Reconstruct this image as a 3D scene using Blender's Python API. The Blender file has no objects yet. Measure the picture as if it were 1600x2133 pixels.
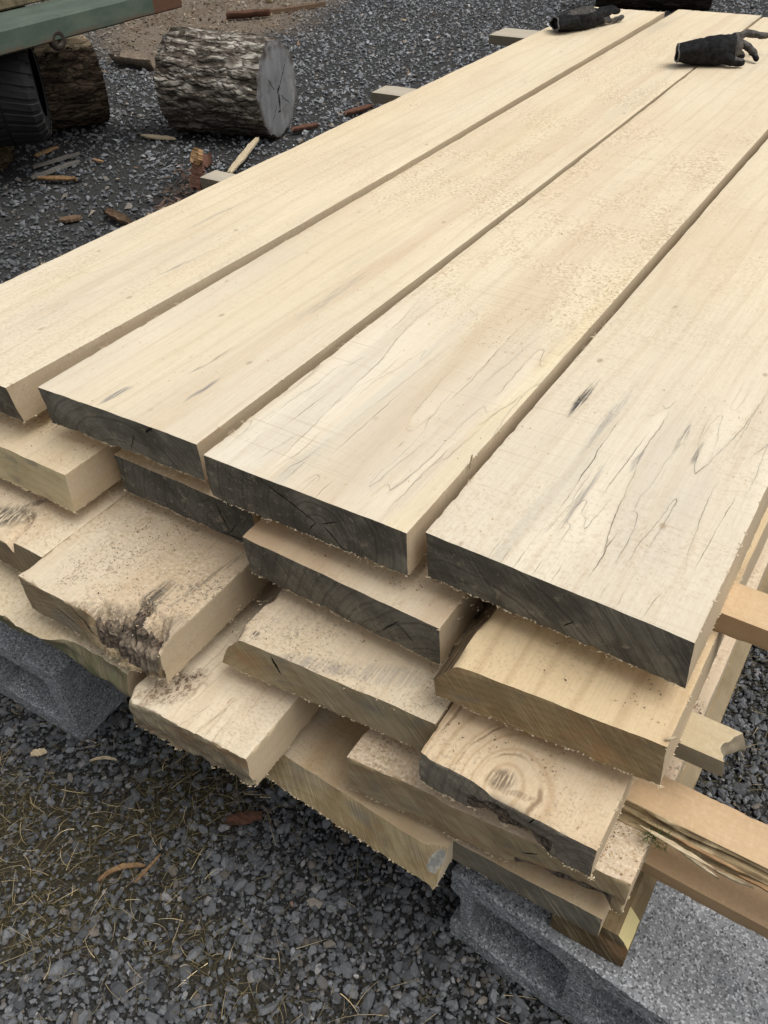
import bpy, bmesh, math, random
import numpy as np
from mathutils import Matrix, Vector

# ------------------------------------------------------------------ camera, sky, sun, exposure
scene = bpy.context.scene
COL = scene.collection
rng = np.random.default_rng(7)
random.seed(7)
CAM_Z = 1.2822
FPX = 1756.0                       # focal length in pixels of a 1600 x 2133 frame
cam_d = bpy.data.cameras.new("camera")
cam = bpy.data.objects.new("camera", cam_d)
COL.objects.link(cam)
cam_d.sensor_fit = 'HORIZONTAL'
cam_d.sensor_width = 36.0
cam_d.lens = 36.0 * FPX / 1600.0
cam_d.clip_start = 0.02
cam_d.clip_end = 500
RGT = Vector((0.84164171, 0.53890881, -0.03487868))
UPV = Vector((-0.32844096, 0.56207156, 0.75907977))
FWD = Vector((-0.42867909, 0.62741761, -0.65006259))
m = Matrix.Identity(4)
for i, v in enumerate((RGT, UPV, -FWD)):
    m[0][i], m[1][i], m[2][i] = v
m[2][3] = CAM_Z
cam.matrix_world = m
scene.camera = cam

SUN_EL, SUN_AZ = math.radians(64), math.radians(78)   # azimuth measured from +Y towards +X
world = bpy.data.worlds.new("World")
scene.world = world
world.use_nodes = True
wn = world.node_tree
wn.nodes.clear()
sky = wn.nodes.new("ShaderNodeTexSky")
sky.sky_type = 'NISHITA'
sky.sun_disc = False
sky.sun_elevation = SUN_EL
sky.sun_rotation = SUN_AZ
sky.altitude = 0
sky.air_density = 1.0
sky.dust_density = 6.0
sky.ozone_density = 1.0
hs = wn.nodes.new("ShaderNodeHueSaturation")
hs.inputs['Saturation'].default_value = 0.14
bg = wn.nodes.new("ShaderNodeBackground")
bg.inputs['Strength'].default_value = 0.13
wo = wn.nodes.new("ShaderNodeOutputWorld")
wn.links.new(sky.outputs[0], hs.inputs['Color'])
wn.links.new(hs.outputs[0], bg.inputs['Color'])
wn.links.new(bg.outputs[0], wo.inputs['Surface'])

sun_d = bpy.data.lights.new("sun", 'SUN')
sun_d.energy = 1.2
sun_d.angle = math.radians(50)
sun_d.color = (1.0, 0.95, 0.88)
sun = bpy.data.objects.new("sun", sun_d)
COL.objects.link(sun)
sdir = Vector((math.sin(SUN_AZ) * math.cos(SUN_EL), math.cos(SUN_AZ) * math.cos(SUN_EL), math.sin(SUN_EL)))
sun.rotation_euler = sdir.to_track_quat('Z', 'Y').to_euler()

scene.view_settings.view_transform = 'Standard'
scene.view_settings.look = 'None'
scene.view_settings.gamma = 1
scene.view_settings.use_curve_mapping = False
scene.view_settings.exposure = 0.0
scene.render.engine = 'CYCLES'
scene.cycles.use_denoising = True
scene.cycles.max_bounces = 6


# ------------------------------------------------------------------ numpy noise
def _hash(ix, iy, iz, seed):
    h = (ix * 374761393 + iy * 668265263 + iz * 2147483647 + seed * 974634777) & 0xFFFFFFFF
    h = ((h ^ (h >> 13)) * 1274126177) & 0xFFFFFFFF
    h = (h ^ (h >> 16)) & 0xFFFFFFFF
    return h.astype(np.float64) / 2147483647.5 - 1.0


def vnoise(P, seed=0):
    P = np.asarray(P, float)
    I = np.floor(P).astype(np.int64)
    F = P - I
    F = F * F * F * (F * (F * 6 - 15) + 10)
    r = 0
    for dx in (0, 1):
        wx = F[..., 0] if dx else 1 - F[..., 0]
        for dy in (0, 1):
            wy = F[..., 1] if dy else 1 - F[..., 1]
            for dz in (0, 1):
                wz = F[..., 2] if dz else 1 - F[..., 2]
                r = r + wx * wy * wz * _hash(I[..., 0] + dx, I[..., 1] + dy, I[..., 2] + dz, seed)
    return r


def fbm(P, octv=4, seed=0, gain=0.5):
    P = np.asarray(P, float)
    a, s, t = 1.0, 0, 0
    for o in range(octv):
        s = s + a * vnoise(P, seed + o * 17)
        t += a
        a *= gain
        P = P * 2.03 + 11.7
    return s / t


def sstep(a, b, x):
    t = np.clip((x - a) / (b - a), 0, 1)
    return t * t * (3 - 2 * t)


# ------------------------------------------------------------------ object helpers
def link(o, parent=None):
    COL.objects.link(o)
    if parent is not None:
        o.parent = parent
    return o


def tag(o, label=None, cat=None, group=None, kind=None):
    if label: o['label'] = label
    if cat: o['category'] = cat
    if group: o['group'] = group
    if kind: o['kind'] = kind
    return o


def empty(name, loc=(0, 0, 0), rz=0):
    o = bpy.data.objects.new(name, None)
    o.empty_display_size = 0.05
    o.location = loc
    o.rotation_euler = (0, 0, rz)
    return link(o)


def mesh_obj(name, V, F, mats, parent=None, mi=None, smooth=None, loc=None, colors=None):
    me = bpy.data.meshes.new(name)
    V = np.asarray(V, float)
    if isinstance(F, np.ndarray):
        n, k = F.shape
        me.vertices.add(len(V))
        me.vertices.foreach_set('co', V.ravel())
        me.loops.add(n * k)
        me.loops.foreach_set('vertex_index', F.ravel().astype(np.int32))
        me.polygons.add(n)
        me.polygons.foreach_set('loop_start', np.arange(0, n * k, k, dtype=np.int32))
        me.update(calc_edges=True)
    else:
        me.from_pydata(V.tolist(), [], F)
    for mt in (mats if isinstance(mats, (list, tuple)) else [mats]):
        me.materials.append(mt)
    if mi is not None:
        me.polygons.foreach_set('material_index', np.asarray(mi, np.int32))
    me.polygons.foreach_set('use_smooth', np.full(len(me.polygons), smooth is not None))
    if smooth is not None and smooth < 3.1:
        me.set_sharp_from_angle(angle=smooth)
    if colors is not None:
        at = me.color_attributes.new('tint', 'FLOAT_COLOR', 'POINT')
        c = np.ones((len(V), 4))
        c[:, :3] = colors
        at.data.foreach_set('color', c.ravel())
    me.validate()
    me.update()
    o = bpy.data.objects.new(name, me)
    if loc is not None:
        o.location = loc
    return link(o, parent)


def in_view(P, margin=1.15):
    """points the photograph's camera sees, with room round the frame for a step to the side"""
    d = np.asarray(P, float) - np.array([0, 0, CAM_Z])
    z = d @ np.array(FWD)
    x = d @ np.array(RGT) / z * FPX / 800
    y = d @ np.array(UPV) / z * FPX / 1066
    return (z > 0.05) & (np.abs(x) < margin) & (np.abs(y) < margin), z


# ------------------------------------------------------------------ node helper
class NT:
    def __init__(self, name, rough=0.75, spec=0.25):
        self.mat = bpy.data.materials.new(name)
        self.mat.use_nodes = True
        self.t = self.mat.node_tree
        self.b = self.t.nodes['Principled BSDF']
        self.b.inputs['Roughness'].default_value = rough
        self.b.inputs['Specular IOR Level'].default_value = spec
        self.co = self.t.nodes.new('ShaderNodeTexCoord').outputs['Object']

    def put(self, sock, v):
        if hasattr(v, 'is_linked') or isinstance(v, bpy.types.NodeSocket):
            self.t.links.new(v, sock)
        elif isinstance(v, (tuple, list)) and len(v) == 3 and sock.type == 'RGBA':
            sock.default_value = (*v, 1)
        else:
            sock.default_value = v

    def math(self, op, a, b=0.0, c=None, clamp=False):
        n = self.t.nodes.new('ShaderNodeMath')
        n.operation = op
        n.use_clamp = clamp
        self.put(n.inputs[0], a)
        self.put(n.inputs[1], b)
        if c is not None: self.put(n.inputs[2], c)
        return n.outputs[0]

    def add(self, a, b): return self.math('ADD', a, b)
    def sub(self, a, b): return self.math('SUBTRACT', a, b)
    def mul(self, a, b): return self.math('MULTIPLY', a, b)
    def mx(self, a, b): return self.math('MAXIMUM', a, b)

    def vec(self, a, scale=(1, 1, 1), off=(0, 0, 0)):
        n = self.t.nodes.new('ShaderNodeVectorMath')
        n.operation = 'MULTIPLY_ADD'
        self.put(n.inputs[0], a)
        n.inputs[1].default_value = scale
        n.inputs[2].default_value = off
        return n.outputs[0]

    def vadd(self, a, b):
        n = self.t.nodes.new('ShaderNodeVectorMath')
        n.operation = 'ADD'
        self.put(n.inputs[0], a)
        self.put(n.inputs[1], b)
        return n.outputs[0]

    def sep(self, v):
        n = self.t.nodes.new('ShaderNodeSeparateXYZ')
        self.put(n.inputs[0], v)
        return n.outputs

    def comb(self, x, y, z=0.0):
        n = self.t.nodes.new('ShaderNodeCombineXYZ')
        for i, v in enumerate((x, y, z)): self.put(n.inputs[i], v)
        return n.outputs[0]

    def noise(self, v, scale=(1, 1, 1), off=(0, 0, 0), detail=3, rough=0.5, dist=0.0):
        n = self.t.nodes.new('ShaderNodeTexNoise')
        if isinstance(scale, (int, float)): scale = (scale,) * 3
        self.put(n.inputs['Vector'], self.vec(v, scale, off))
        n.inputs['Scale'].default_value = 1
        n.inputs['Detail'].default_value = detail
        n.inputs['Roughness'].default_value = rough
        n.inputs['Distortion'].default_value = dist
        return n.outputs[0]

    def voro(self, v, scale, off=(0, 0, 0), feature='F1', out='Distance'):
        n = self.t.nodes.new('ShaderNodeTexVoronoi')
        if isinstance(scale, (int, float)): scale = (scale,) * 3
        n.feature = feature
        self.put(n.inputs['Vector'], self.vec(v, scale, off))
        n.inputs['Scale'].default_value = 1
        return n.outputs[out]

    def ss(self, v, a, b, lo=0.0, hi=1.0):
        n = self.t.nodes.new('ShaderNodeMapRange')
        n.interpolation_type = 'SMOOTHSTEP'
        if a > b: a, b, lo, hi = b, a, hi, lo
        self.put(n.inputs['Value'], v)
        n.inputs['From Min'].default_value = a
        n.inputs['From Max'].default_value = b
        n.inputs['To Min'].default_value = lo
        n.inputs['To Max'].default_value = hi
        return n.outputs[0]

    def mix(self, f, a, b, mode='MIX'):
        n = self.t.nodes.new('ShaderNodeMix')
        n.data_type = 'RGBA'
        n.blend_type = mode
        self.put(n.inputs[0], f)
        self.put(n.inputs[6], a)
        self.put(n.inputs[7], b)
        return n.outputs[2]

    def attr(self, name):
        n = self.t.nodes.new('ShaderNodeAttribute')
        n.attribute_name = name
        return n.outputs['Color']

    def hsv(self, c, v=1.0, s=1.0):
        n = self.t.nodes.new('ShaderNodeHueSaturation')
        self.put(n.inputs['Color'], c)
        self.put(n.inputs['Value'], v)
        self.put(n.inputs['Saturation'], s)
        return n.outputs[0]

    def seg(self, u, v, cx, cy, ang, hl, hw, soft=0.4, wob=None):
        """mask of a stroke centred (cx,cy), half length hl, half width hw in the u,v plane"""
        ca, sa = math.cos(ang), math.sin(ang)
        du, dv = self.sub(u, cx), self.sub(v, cy)
        a = self.add(self.mul(du, ca), self.mul(dv, sa))
        b = self.sub(self.mul(dv, ca), self.mul(du, sa))
        if wob is not None: b = self.add(b, wob)
        d2 = self.add(self.math('POWER', self.math('ABSOLUTE', self.mul(a, 1 / hl)), 2.0),
                      self.math('POWER', self.math('ABSOLUTE', self.mul(b, 1 / hw)), 2.0))
        return self.ss(d2, 1.0, 1.0 - soft)

    def done(self, color, height=None, dist=0.001, strength=0.6, rough=None):
        self.put(self.b.inputs['Base Color'], color)
        if rough is not None: self.put(self.b.inputs['Roughness'], rough)
        if height is not None:
            n = self.t.nodes.new('ShaderNodeBump')
            n.inputs['Strength'].default_value = strength
            n.inputs['Distance'].default_value = dist
            self.put(n.inputs['Height'], height)
            self.t.links.new(n.outputs[0], self.b.inputs['Normal'])
        return self.mat


PALE, TAN, WHITE = (0.755, 0.645, 0.465), (0.69, 0.565, 0.385), (0.80, 0.715, 0.56)


def wood_face(name, seed, pale=PALE, tan=TAN, white=WHITE, spalt=0.0, spalt_y=(0.0, 0.6), stain=0.2, saw=0.5,
              dust=0.3, dust_y=None, dirt=0.0, stamps=(), ring=0.14, knot=None, spalt_col=(0.16, 0.13, 0.095),
              lines=(), dots=0.4, axes='xy', tanamt=0.6, warm=0.0, zones=(), endtone=0.0, blots=()):
    """sawn wood face; grain along local y. stamps: (x, y, angle, half length, half width, darkness, colour)"""
    N = NT(name, 0.72, 0.2)
    so = (seed * 3.17, seed * 1.91, seed * 0.77)
    co = N.co
    X, Y, Z = N.sep(co)
    if axes == 'zy': X = Z
    st = N.add(N.mul(N.noise(co, (17, 0.8, 17), so, 4, 0.6), 0.6), N.mul(N.noise(co, (5, 2.2, 5), (so[2], so[0], so[1]), 4, 0.6), 0.4))
    c = N.mix(N.ss(st, 0.38, 0.66, 0, tanamt), pale, tan)
    br = N.noise(co, (7, 0.55, 7), (so[1], so[2], so[0]), 3)
    c = N.mix(N.ss(br, 0.5, 0.74, 0, 0.6), c, white)
    if warm:
        wv = N.noise(co, (5, 0.9, 5), (so[2] + 5, so[0], so[1]), 3)
        c = N.mix(N.ss(wv, 0.48, 0.75, 0, warm), c, (0.62, 0.42, 0.26))
    mot = N.noise(co, (3.2, 2.2, 3.2), (so[2] + 2, so[1] + 6, so[0]), 5, 0.6)
    c = N.mix(N.ss(mot, 0.47, 0.66, 0, 0.5), c, tuple(0.6 * w + 0.4 * p for w, p in zip(white, (0.80, 0.68, 0.46))))
    c = N.mix(N.ss(mot, 0.47, 0.3, 0, 0.4), c, tuple(t * 0.95 for t in tan))
    if endtone:
        c = N.mix(N.mul(N.ss(N.add(Y, N.mul(N.sub(mot, 0.5), 1.1)), 0.85, 0.1), endtone), c, (0.685, 0.635, 0.53))
    for (zx, zw, za, zc2, zy) in zones:
        zn = N.mul(N.sub(N.noise(co, (9, 1.3, 9), (zx * 70, so[0], so[1]), 3), 0.5), 0.10)
        zk = N.ss(N.math('ABSOLUTE', N.sub(N.add(X, zn), zx)), zw, zw * 0.25)
        c = N.mix(N.mul(N.mul(zk, N.ss(Y, zy + 0.35, zy - 0.2)), za), c, zc2)
    # growth rings cut lengthwise
    F = N.add(N.mul(X, 46.0), N.mul(N.noise(co, (5, 0.75, 5), (so[0] + 3, so[1], so[2]), 3), 9.0))
    if knot:
        kx, ky, ka, ks = knot
        d2 = N.add(N.math('POWER', N.math('ABSOLUTE', N.mul(N.sub(X, kx), 1.0)), 2.0),
                   N.math('POWER', N.math('ABSOLUTE', N.mul(N.sub(Y, ky), 0.8)), 2.0))
        F = N.add(F, N.mul(N.math('EXPONENT', N.mul(d2, -1.0 / (ks * ks))), ka))
    fr = N.math('PINGPONG', F, 1.0)
    c = N.mix(N.mul(N.ss(fr, 0.62, 1.0), ring), c, (0.46, 0.31, 0.17))
    if knot:
        fr2 = N.math('PINGPONG', N.add(N.mul(F, 0.5), N.mul(N.noise(co, 45, so, 3), 0.35)), 1.0)
        kn = N.mul(N.mul(N.ss(fr2, 0.86, 0.98), 0.75), N.ss(N.noise(co, 24, (so[1], so[0], so[2]), 3), 0.36, 0.6, 0.15, 1.0))
        c = N.mix(kn, c, (0.19, 0.115, 0.06))
    g = N.noise(co, (520, 9, 520), so, 2)
    c = N.mix(N.ss(g, 0.3, 0.7, 0.0, 0.16), c, (0.42, 0.31, 0.19))
    po = N.noise(co, (1100, 70, 1100), so, 1)
    c = N.mix(N.ss(po, 0.6, 0.74, 0.0, 0.22), c, (0.34, 0.25, 0.15))
    mv = N.noise(co, 55, so, 4, 0.7)
    c = N.mix(N.ss(mv, 0.5, 0.75, 0.0, 0.16), c, (0.47, 0.36, 0.23))
    # grey-blue fungal stain
    if stain:
        sv = N.noise(co, (13, 1.4, 13), (so[1] + 9, so[0], so[2]), 4, 0.6)
        c = N.mix(N.ss(sv, 0.53, 0.8, 0, stain), c, (0.33, 0.31, 0.28))
    # zone lines: closed wandering contours
    if spalt:
        yb = N.mul(N.ss(Y, spalt_y[0] - 0.03, spalt_y[0] + 0.03), N.ss(Y, spalt_y[1] + 0.12, spalt_y[1] - 0.1))
        pm = N.mul(N.ss(N.noise(co, (6, 1.5, 6), (so[2] + 2, so[1], so[0]), 2), 0.43, 0.53), yb)
        warp = N.vadd(co, N.comb(N.mul(N.sub(N.noise(co, (70, 45, 70), so, 2), 0.5), 0.006),
                                 N.mul(N.sub(N.noise(co, (70, 45, 70), (so[1], so[2], so[0]), 2), 0.5), 0.014), 0.0))
        for k, (sx, sy, w, am) in enumerate(((24, 2.6, 0.00075, 1.0), (40, 4.2, 0.00055, 0.75))):
            of = (so[0] + k * 7.3, so[2], so[1])
            e = 0.0012
            nA = N.noise(warp, (sx, sy, sx), of, 1, 0.4)
            nX = N.noise(warp, (sx, sy, sx), (of[0] + e * sx, of[1], of[2]), 1, 0.4)
            nY = N.noise(warp, (sx, sy, sx), (of[0], of[1] + e * 4 * sy, of[2]), 1, 0.4)
            gx, gy = N.mul(N.sub(nX, nA), 1 / e), N.mul(N.sub(nY, nA), 0.25 / e)
            gl = N.math('SQRT', N.add(N.add(N.mul(gx, gx), N.mul(gy, gy)), 1.0))
            d = N.math('DIVIDE', N.math('ABSOLUTE', N.sub(nA, 0.5)), gl)
            brk = N.ss(N.noise(co, (34, 7, 34), (k + 4.2, so[0], so[1]), 2), 0.40, 0.56)
            ln = N.mul(N.mul(N.ss(d, w, w * 0.35), N.mul(pm, spalt * am)), brk)
            ln = N.mul(ln, N.ss(N.noise(co, (55, 16, 55), (of[1] + 3, of[0], of[2]), 3), 0.28, 0.62, 0.3, 0.95))
            c = N.mix(N.mul(N.ss(d, w * 6, w), N.mul(N.mul(pm, brk), 0.16 * spalt)), c, (0.42, 0.37, 0.30))
            c = N.mix(ln, c, spalt_col)
            if k == 0:
                c = N.mix(N.mul(N.ss(nA, 0.5, 0.54), N.mul(pm, 0.4 * spalt)), c, (0.84, 0.76, 0.61))
                c = N.mix(N.mul(N.ss(nA, 0.5, 0.42), N.mul(pm, 0.35 * spalt)), c, (0.58, 0.51, 0.42))
    # saw marks across the grain
    sw = N.noise(co, (3.5, 330, 3.5), so, 2, 0.6)
    smk = N.mul(N.ss(sw, 0.56, 0.72), N.ss(N.noise(co, (6, 2.5, 6), (so[2], so[0] + 4, so[1]), 2), 0.38, 0.62))
    c = N.mix(N.mul(smk, 0.34 * saw), c, (0.36, 0.27, 0.17))
    # hand placed strokes: dark fungus streaks, checks
    wob = N.mul(N.sub(N.noise(co, (90, 22, 90), so, 3), 0.5), 0.012)
    fib = N.ss(N.noise(co, (380, 14, 380), so, 3, 0.6), 0.34, 0.58)
    for (sx, sy, an, hl, hw, dk, colr) in stamps:
        k = N.seg(X, Y, sx, sy, an, hl, hw, 0.85, wob)
        c = N.mix(N.mul(N.mul(k, fib), dk), c, colr)
    if blots:
        iso = N.noise(co, (170, 110, 170), so, 4, 0.7)
        bwob = N.mul(N.sub(N.noise(co, 38, so, 4), 0.5), 0.03)
        for (sx, sy, an, hl, hw, dk, colr) in blots:
            k = N.seg(X, Y, sx, sy, an, hl, hw, 0.95, bwob)
            c = N.mix(N.mul(k, dk * 0.35), c, colr)
            c = N.mix(N.mul(N.mul(k, N.ss(iso, 0.46, 0.6)), dk), c, tuple(q * 0.55 for q in colr))
    for (sx, sy, an, hl, hw, dk) in lines:
        wob2 = N.mul(N.sub(N.noise(co, (40, 30, 40), (sx * 50, sy * 50, 0), 3), 0.5), 0.006)
        c = N.mix(N.mul(N.mul(N.seg(X, Y, sx, sy, an, hl, hw, 0.9, wob2), N.ss(N.noise(co, (60, 20, 60), (sx * 91, sy * 77, 3), 3), 0.3, 0.6, 0.2, 1.0)), dk), c, (0.13, 0.105, 0.075))
    # small brown flecks
    if dots:
        vd = N.voro(co, (26, 17, 26), so)
        vs = N.noise(co, (26, 17, 26), (so[0] + 31, so[1], so[2]), 0)
        dm = N.mul(N.ss(vd, 0.14, 0.05), N.ss(vs, 0.54, 0.6))
        c = N.mix(N.mul(dm, dots), c, (0.36, 0.27, 0.18))
    # sawdust drifts
    pm = N.noise(co, 6.5, (so[1], so[2] + 8, so[0]), 3)
    dmask = N.ss(pm, 0.40, 0.60)
    if dust_y: dmask = N.mul(dmask, N.mul(N.ss(Y, dust_y[0] - 0.1, dust_y[0] + 0.12), N.ss(Y, dust_y[1] + 0.4, dust_y[1])))
    sp = N.noise(co, 190, so, 3, 0.65)
    c = N.mix(N.mul(N.mul(N.ss(sp, 0.53, 0.62), dmask), dust * 0.8), c, (0.44, 0.315, 0.175))
    c = N.mix(N.mul(N.mul(N.ss(sp, 0.46, 0.38), dmask), dust * 0.55), c, (0.85, 0.75, 0.55))
    if dirt:
        dp = N.noise(co, 9, (so[0], so[2] + 3, so[1]), 4, 0.6)
        d1 = N.noise(co, 260, so, 2, 0.7)
        c = N.mix(N.mul(N.ss(d1, 0.52, 0.66), N.ss(dp, 0.4, 0.68, 0, dirt)), c, (0.12, 0.10, 0.08))
    h = N.add(N.mul(g, 0.3), N.add(N.mul(sw, 0.8 * saw), N.mul(N.mul(sp, dmask), dust * 1.6)))
    h = N.add(h, N.mul(N.noise(co, (60, 14, 60), so, 3), 0.4))
    return N.done(c, h, 0.0009, 0.55)


def wood_end(name, seed, light=False, center=(0.1, -0.05), cracks=(), freq=260.0, tint=None, moss=0.0, patch=None):
    """end grain, local x-z plane; dark = weathered old cut, light = fresh cut"""
    N = NT(name, 0.8, 0.2)
    so = (seed * 2.13, seed * 1.37, seed * 0.71)
    co = N.co
    X, Y, Z = N.sep(co)
    dx, dz = N.sub(X, center[0]), N.sub(Z, center[1])
    r = N.math('SQRT', N.add(N.mul(dx, dx), N.mul(dz, dz)))
    warp = N.mul(N.noise(co, 16, so, 3), 2.6)
    rg = N.math('PINGPONG', N.add(N.mul(r, freq), warp), 1.0)
    blot = N.noise(co, (20, 20, 26), so, 4, 0.6)
    fine = N.noise(co, 420, so, 2, 0.7)
    scr = N.noise(N.comb(N.add(N.mul(X, 0.9), N.mul(Z, 0.62)), N.sub(N.mul(Z, 0.9), N.mul(X, 0.5)), 0.0),
                  (420, 12, 1), so, 2, 0.6)
    if light:
        a, b, d = tint or ((0.50, 0.40, 0.235), (0.37, 0.28, 0.155), (0.27, 0.22, 0.15))
        c = N.mix(N.ss(blot, 0.35, 0.68), a, b)
        c = N.mix(N.mul(N.ss(rg, 0.6, 1.0), 0.3), c, d)
        c = N.mix(N.ss(N.noise(co, (9, 9, 14), (so[1], so[0], so[2]), 3), 0.55, 0.75, 0, 0.5), c, (0.30, 0.28, 0.23))
        c = N.mix(N.ss(N.noise(co, (12, 12, 20), (so[2] + 6, so[0], so[1]), 4, 0.6), 0.54, 0.7, 0, 0.55), c, (0.42, 0.235, 0.11))
        c = N.mix(N.ss(N.noise(co, (16, 16, 30), (so[0] + 2, so[2], so[1]), 4, 0.6), 0.56, 0.7, 0, 0.55), c, (0.20, 0.19, 0.165))
        c = N.mix(N.ss(scr, 0.52, 0.72, 0, 0.4), c, (0.60, 0.50, 0.33))
        c = N.mix(N.ss(scr, 0.46, 0.3, 0, 0.3), c, d)
    else:
        a, b, d = tint or ((0.115, 0.104, 0.082), (0.225, 0.203, 0.158), (0.05, 0.045, 0.037))
        c = N.mix(N.ss(blot, 0.36, 0.66), a, b)
        rg2 = N.math('PINGPONG', N.add(N.mul(r, 105.0), N.mul(warp, 0.8)), 1.0)
        c = N.mix(N.mul(N.ss(rg, 0.55, 1.0), 0.22), c, d)
        c = N.mix(N.mul(N.ss(rg2, 0.7, 1.0), 0.42), c, d)
        c = N.mix(N.ss(N.noise(co, (11, 11, 5), (so[2], so[0], so[1]), 2), 0.52, 0.7, 0, 0.6), c, (0.05, 0.046, 0.037))
        c = N.mix(N.mul(N.ss(scr, 0.54, 0.72, 0, 0.55), N.ss(N.noise(co, (14, 14, 20), (so[0] + 9, so[1], so[2]), 2), 0.42, 0.62, 0.15, 1.0)), c, (0.24, 0.22, 0.175))
        c = N.mix(N.ss(scr, 0.42, 0.3, 0, 0.5), c, d)
        c = N.mix(N.mul(N.ss(fine, 0.57, 0.68, 0, 0.65), N.ss(N.noise(co, (26, 26, 12), (so[1], so[0] + 7, so[2]), 3), 0.42, 0.6, 0.12, 1.0)), c, (0.36, 0.315, 0.245))
        c = N.mix(N.mul(N.ss(N.noise(co, 75, (so[1] + 4, so[0], so[2]), 4, 0.7), 0.58, 0.68), 0.6), c, (0.34, 0.29, 0.21))
    if moss:
        mz = N.noise(co, 34, (so[0] + 3, so[1], so[2]), 4, 0.65)
        c = N.mix(N.ss(mz, 0.5, 0.64, 0, moss), c, (0.16, 0.18, 0.09))
    if patch:
        px, pz, pa, pl, pw = patch
        wob = N.mul(N.sub(N.noise(co, 55, so, 4), 0.5), 0.02)
        c = N.mix(N.seg(X, Z, px, pz, pa, pl, pw, 0.35, wob), c, N.mix(N.ss(N.noise(co, 90, so, 4), 0.4, 0.62), (0.52, 0.49, 0.41), (0.27, 0.27, 0.25)))
    ck = None
    for (x, z, an, hl, hw) in cracks:
        wob = N.mul(N.sub(N.noise(co, 70, (x * 90, z * 90, 0), 3), 0.5), 0.006)
        k = N.seg(X, Z, x, z, an, hl, hw, 0.7, wob)
        ck = k if ck is None else N.mx(ck, k)
    h = N.add(N.mul(fine, 0.5), N.add(N.mul(scr, 0.8), N.mul(rg, 0.25)))
    if ck is not None:
        c = N.mix(ck, c, (0.012, 0.011, 0.010))
        h = N.sub(h, N.mul(ck, 4.0))
    return N.done(c, h, 0.0012, 0.7)


def wood_wane(name, seed, a=(0.26, 0.19, 0.115), b=(0.085, 0.06, 0.038), c3=(0.37, 0.29, 0.185)):
    """torn or barky natural edge: fibres along y"""
    N = NT(name, 0.9, 0.1)
    so = (seed * 1.7, seed * 2.9, seed)
    f = N.noise(N.co, (160, 10, 160), so, 4, 0.65)
    bl = N.noise(N.co, 30, so, 4, 0.6)
    c = N.mix(N.ss(f, 0.35, 0.65), a, b)
    c = N.mix(N.ss(bl, 0.5, 0.72, 0, 0.8), c, c3)
    return N.done(c, N.add(f, N.mul(bl, 0.8)), 0.004, 0.8)


# ------------------------------------------------------------------ boards
def lattice(xs, ys, zs):
    nx, ny, nz = len(xs), len(ys), len(zs)
    ID = lambda i, j, k: i + nx * (j + ny * k)
    quads, face = [], []

    def grid(A, B, f, flip, kind):
        a, b = np.meshgrid(np.arange(A - 1), np.arange(B - 1), indexing='ij')
        a, b = a.ravel(), b.ravel()
        q = np.stack([f(a, b), f(a + 1, b), f(a + 1, b + 1), f(a, b + 1)], 1)
        if flip: q = q[:, ::-1]
        quads.append(q)
        face.append(np.full(len(q), kind))
    grid(nx, ny, lambda a, b: ID(a, b, nz - 1), False, 0)
    grid(nx, ny, lambda a, b: ID(a, b, 0), True, 1)
    grid(nx, nz, lambda a, b: ID(a, 0, b), False, 2)
    grid(nx, nz, lambda a, b: ID(a, ny - 1, b), True, 3)
    grid(ny, nz, lambda a, b: ID(0, a, b), True, 4)
    grid(ny, nz, lambda a, b: ID(nx - 1, a, b), False, 5)
    Q = np.concatenate(quads)
    u, inv = np.unique(Q.ravel(), return_inverse=True)
    k = u // (nx * ny)
    j = (u // nx) % ny
    i = u % nx
    V = np.stack([np.asarray(xs)[i], np.asarray(ys)[j], np.asarray(zs)[k]], 1)
    return V, inv.reshape(-1, 4), np.concatenate(face)


def board_mesh(w, t, L, seed, dx=0.006, fine=0.3, coarse=0.035, rough=1.0):
    xs = np.linspace(0, w, max(3, int(round(w / dx)) + 1))
    zs = np.linspace(0, t, max(3, int(round(t / dx)) + 1))
    fine = min(fine, L)
    ys = np.linspace(0, fine, max(3, int(fine / dx) + 1))
    if L > fine: ys = np.concatenate([ys, np.linspace(fine, L, max(2, int((L - fine) / coarse)))[1:]])
    V, Q, f = lattice(xs, ys, zs)
    P = V.copy()
    # sawn edges are never quite straight; corners are chipped a little
    ex = np.minimum(V[:, 0], w - V[:, 0]) < 1e-6
    ez = np.minimum(V[:, 2], t - V[:, 2]) < 1e-6
    ey = np.minimum(V[:, 1], L - V[:, 1]) < 1e-6
    nE = ex.astype(int) + ez + ey
    cen = np.array([w / 2, L / 2, t / 2])
    chip = (nE >= 2) * (0.0004 + 0.0016 * np.clip(fbm(V * [60, 60, 60], 3, seed + 5), 0, 1) * rough)
    dirv = np.sign(cen - V) * np.stack([ex, ey, ez], 1)
    P += dirv * chip[:, None]
    P[:, 0] += ex * fbm(np.stack([V[:, 1] * 7, V[:, 2] * 5, V[:, 0] * 9], 1), 3, seed) * 0.0009 * rough
    P[:, 1] += ey * fbm(np.stack([V[:, 0] * 40, V[:, 2] * 30, V[:, 0] * 0], 1), 4, seed + 1) * 0.0012 * rough
    low = sstep(0.35 * t, 0, V[:, 2]) * (np.abs(V[:, 1]) < 1e-6)
    P[:, 2] += low * fbm(np.stack([V[:, 0] * 150, V[:, 1], V[:, 2] * 0], 1), 2, seed + 8) * 0.0018 * rough
    P[:, 2] += fbm(V * [6, 1.4, 3], 2, seed + 3) * 0.0010
    return V, P, Q, f


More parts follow.
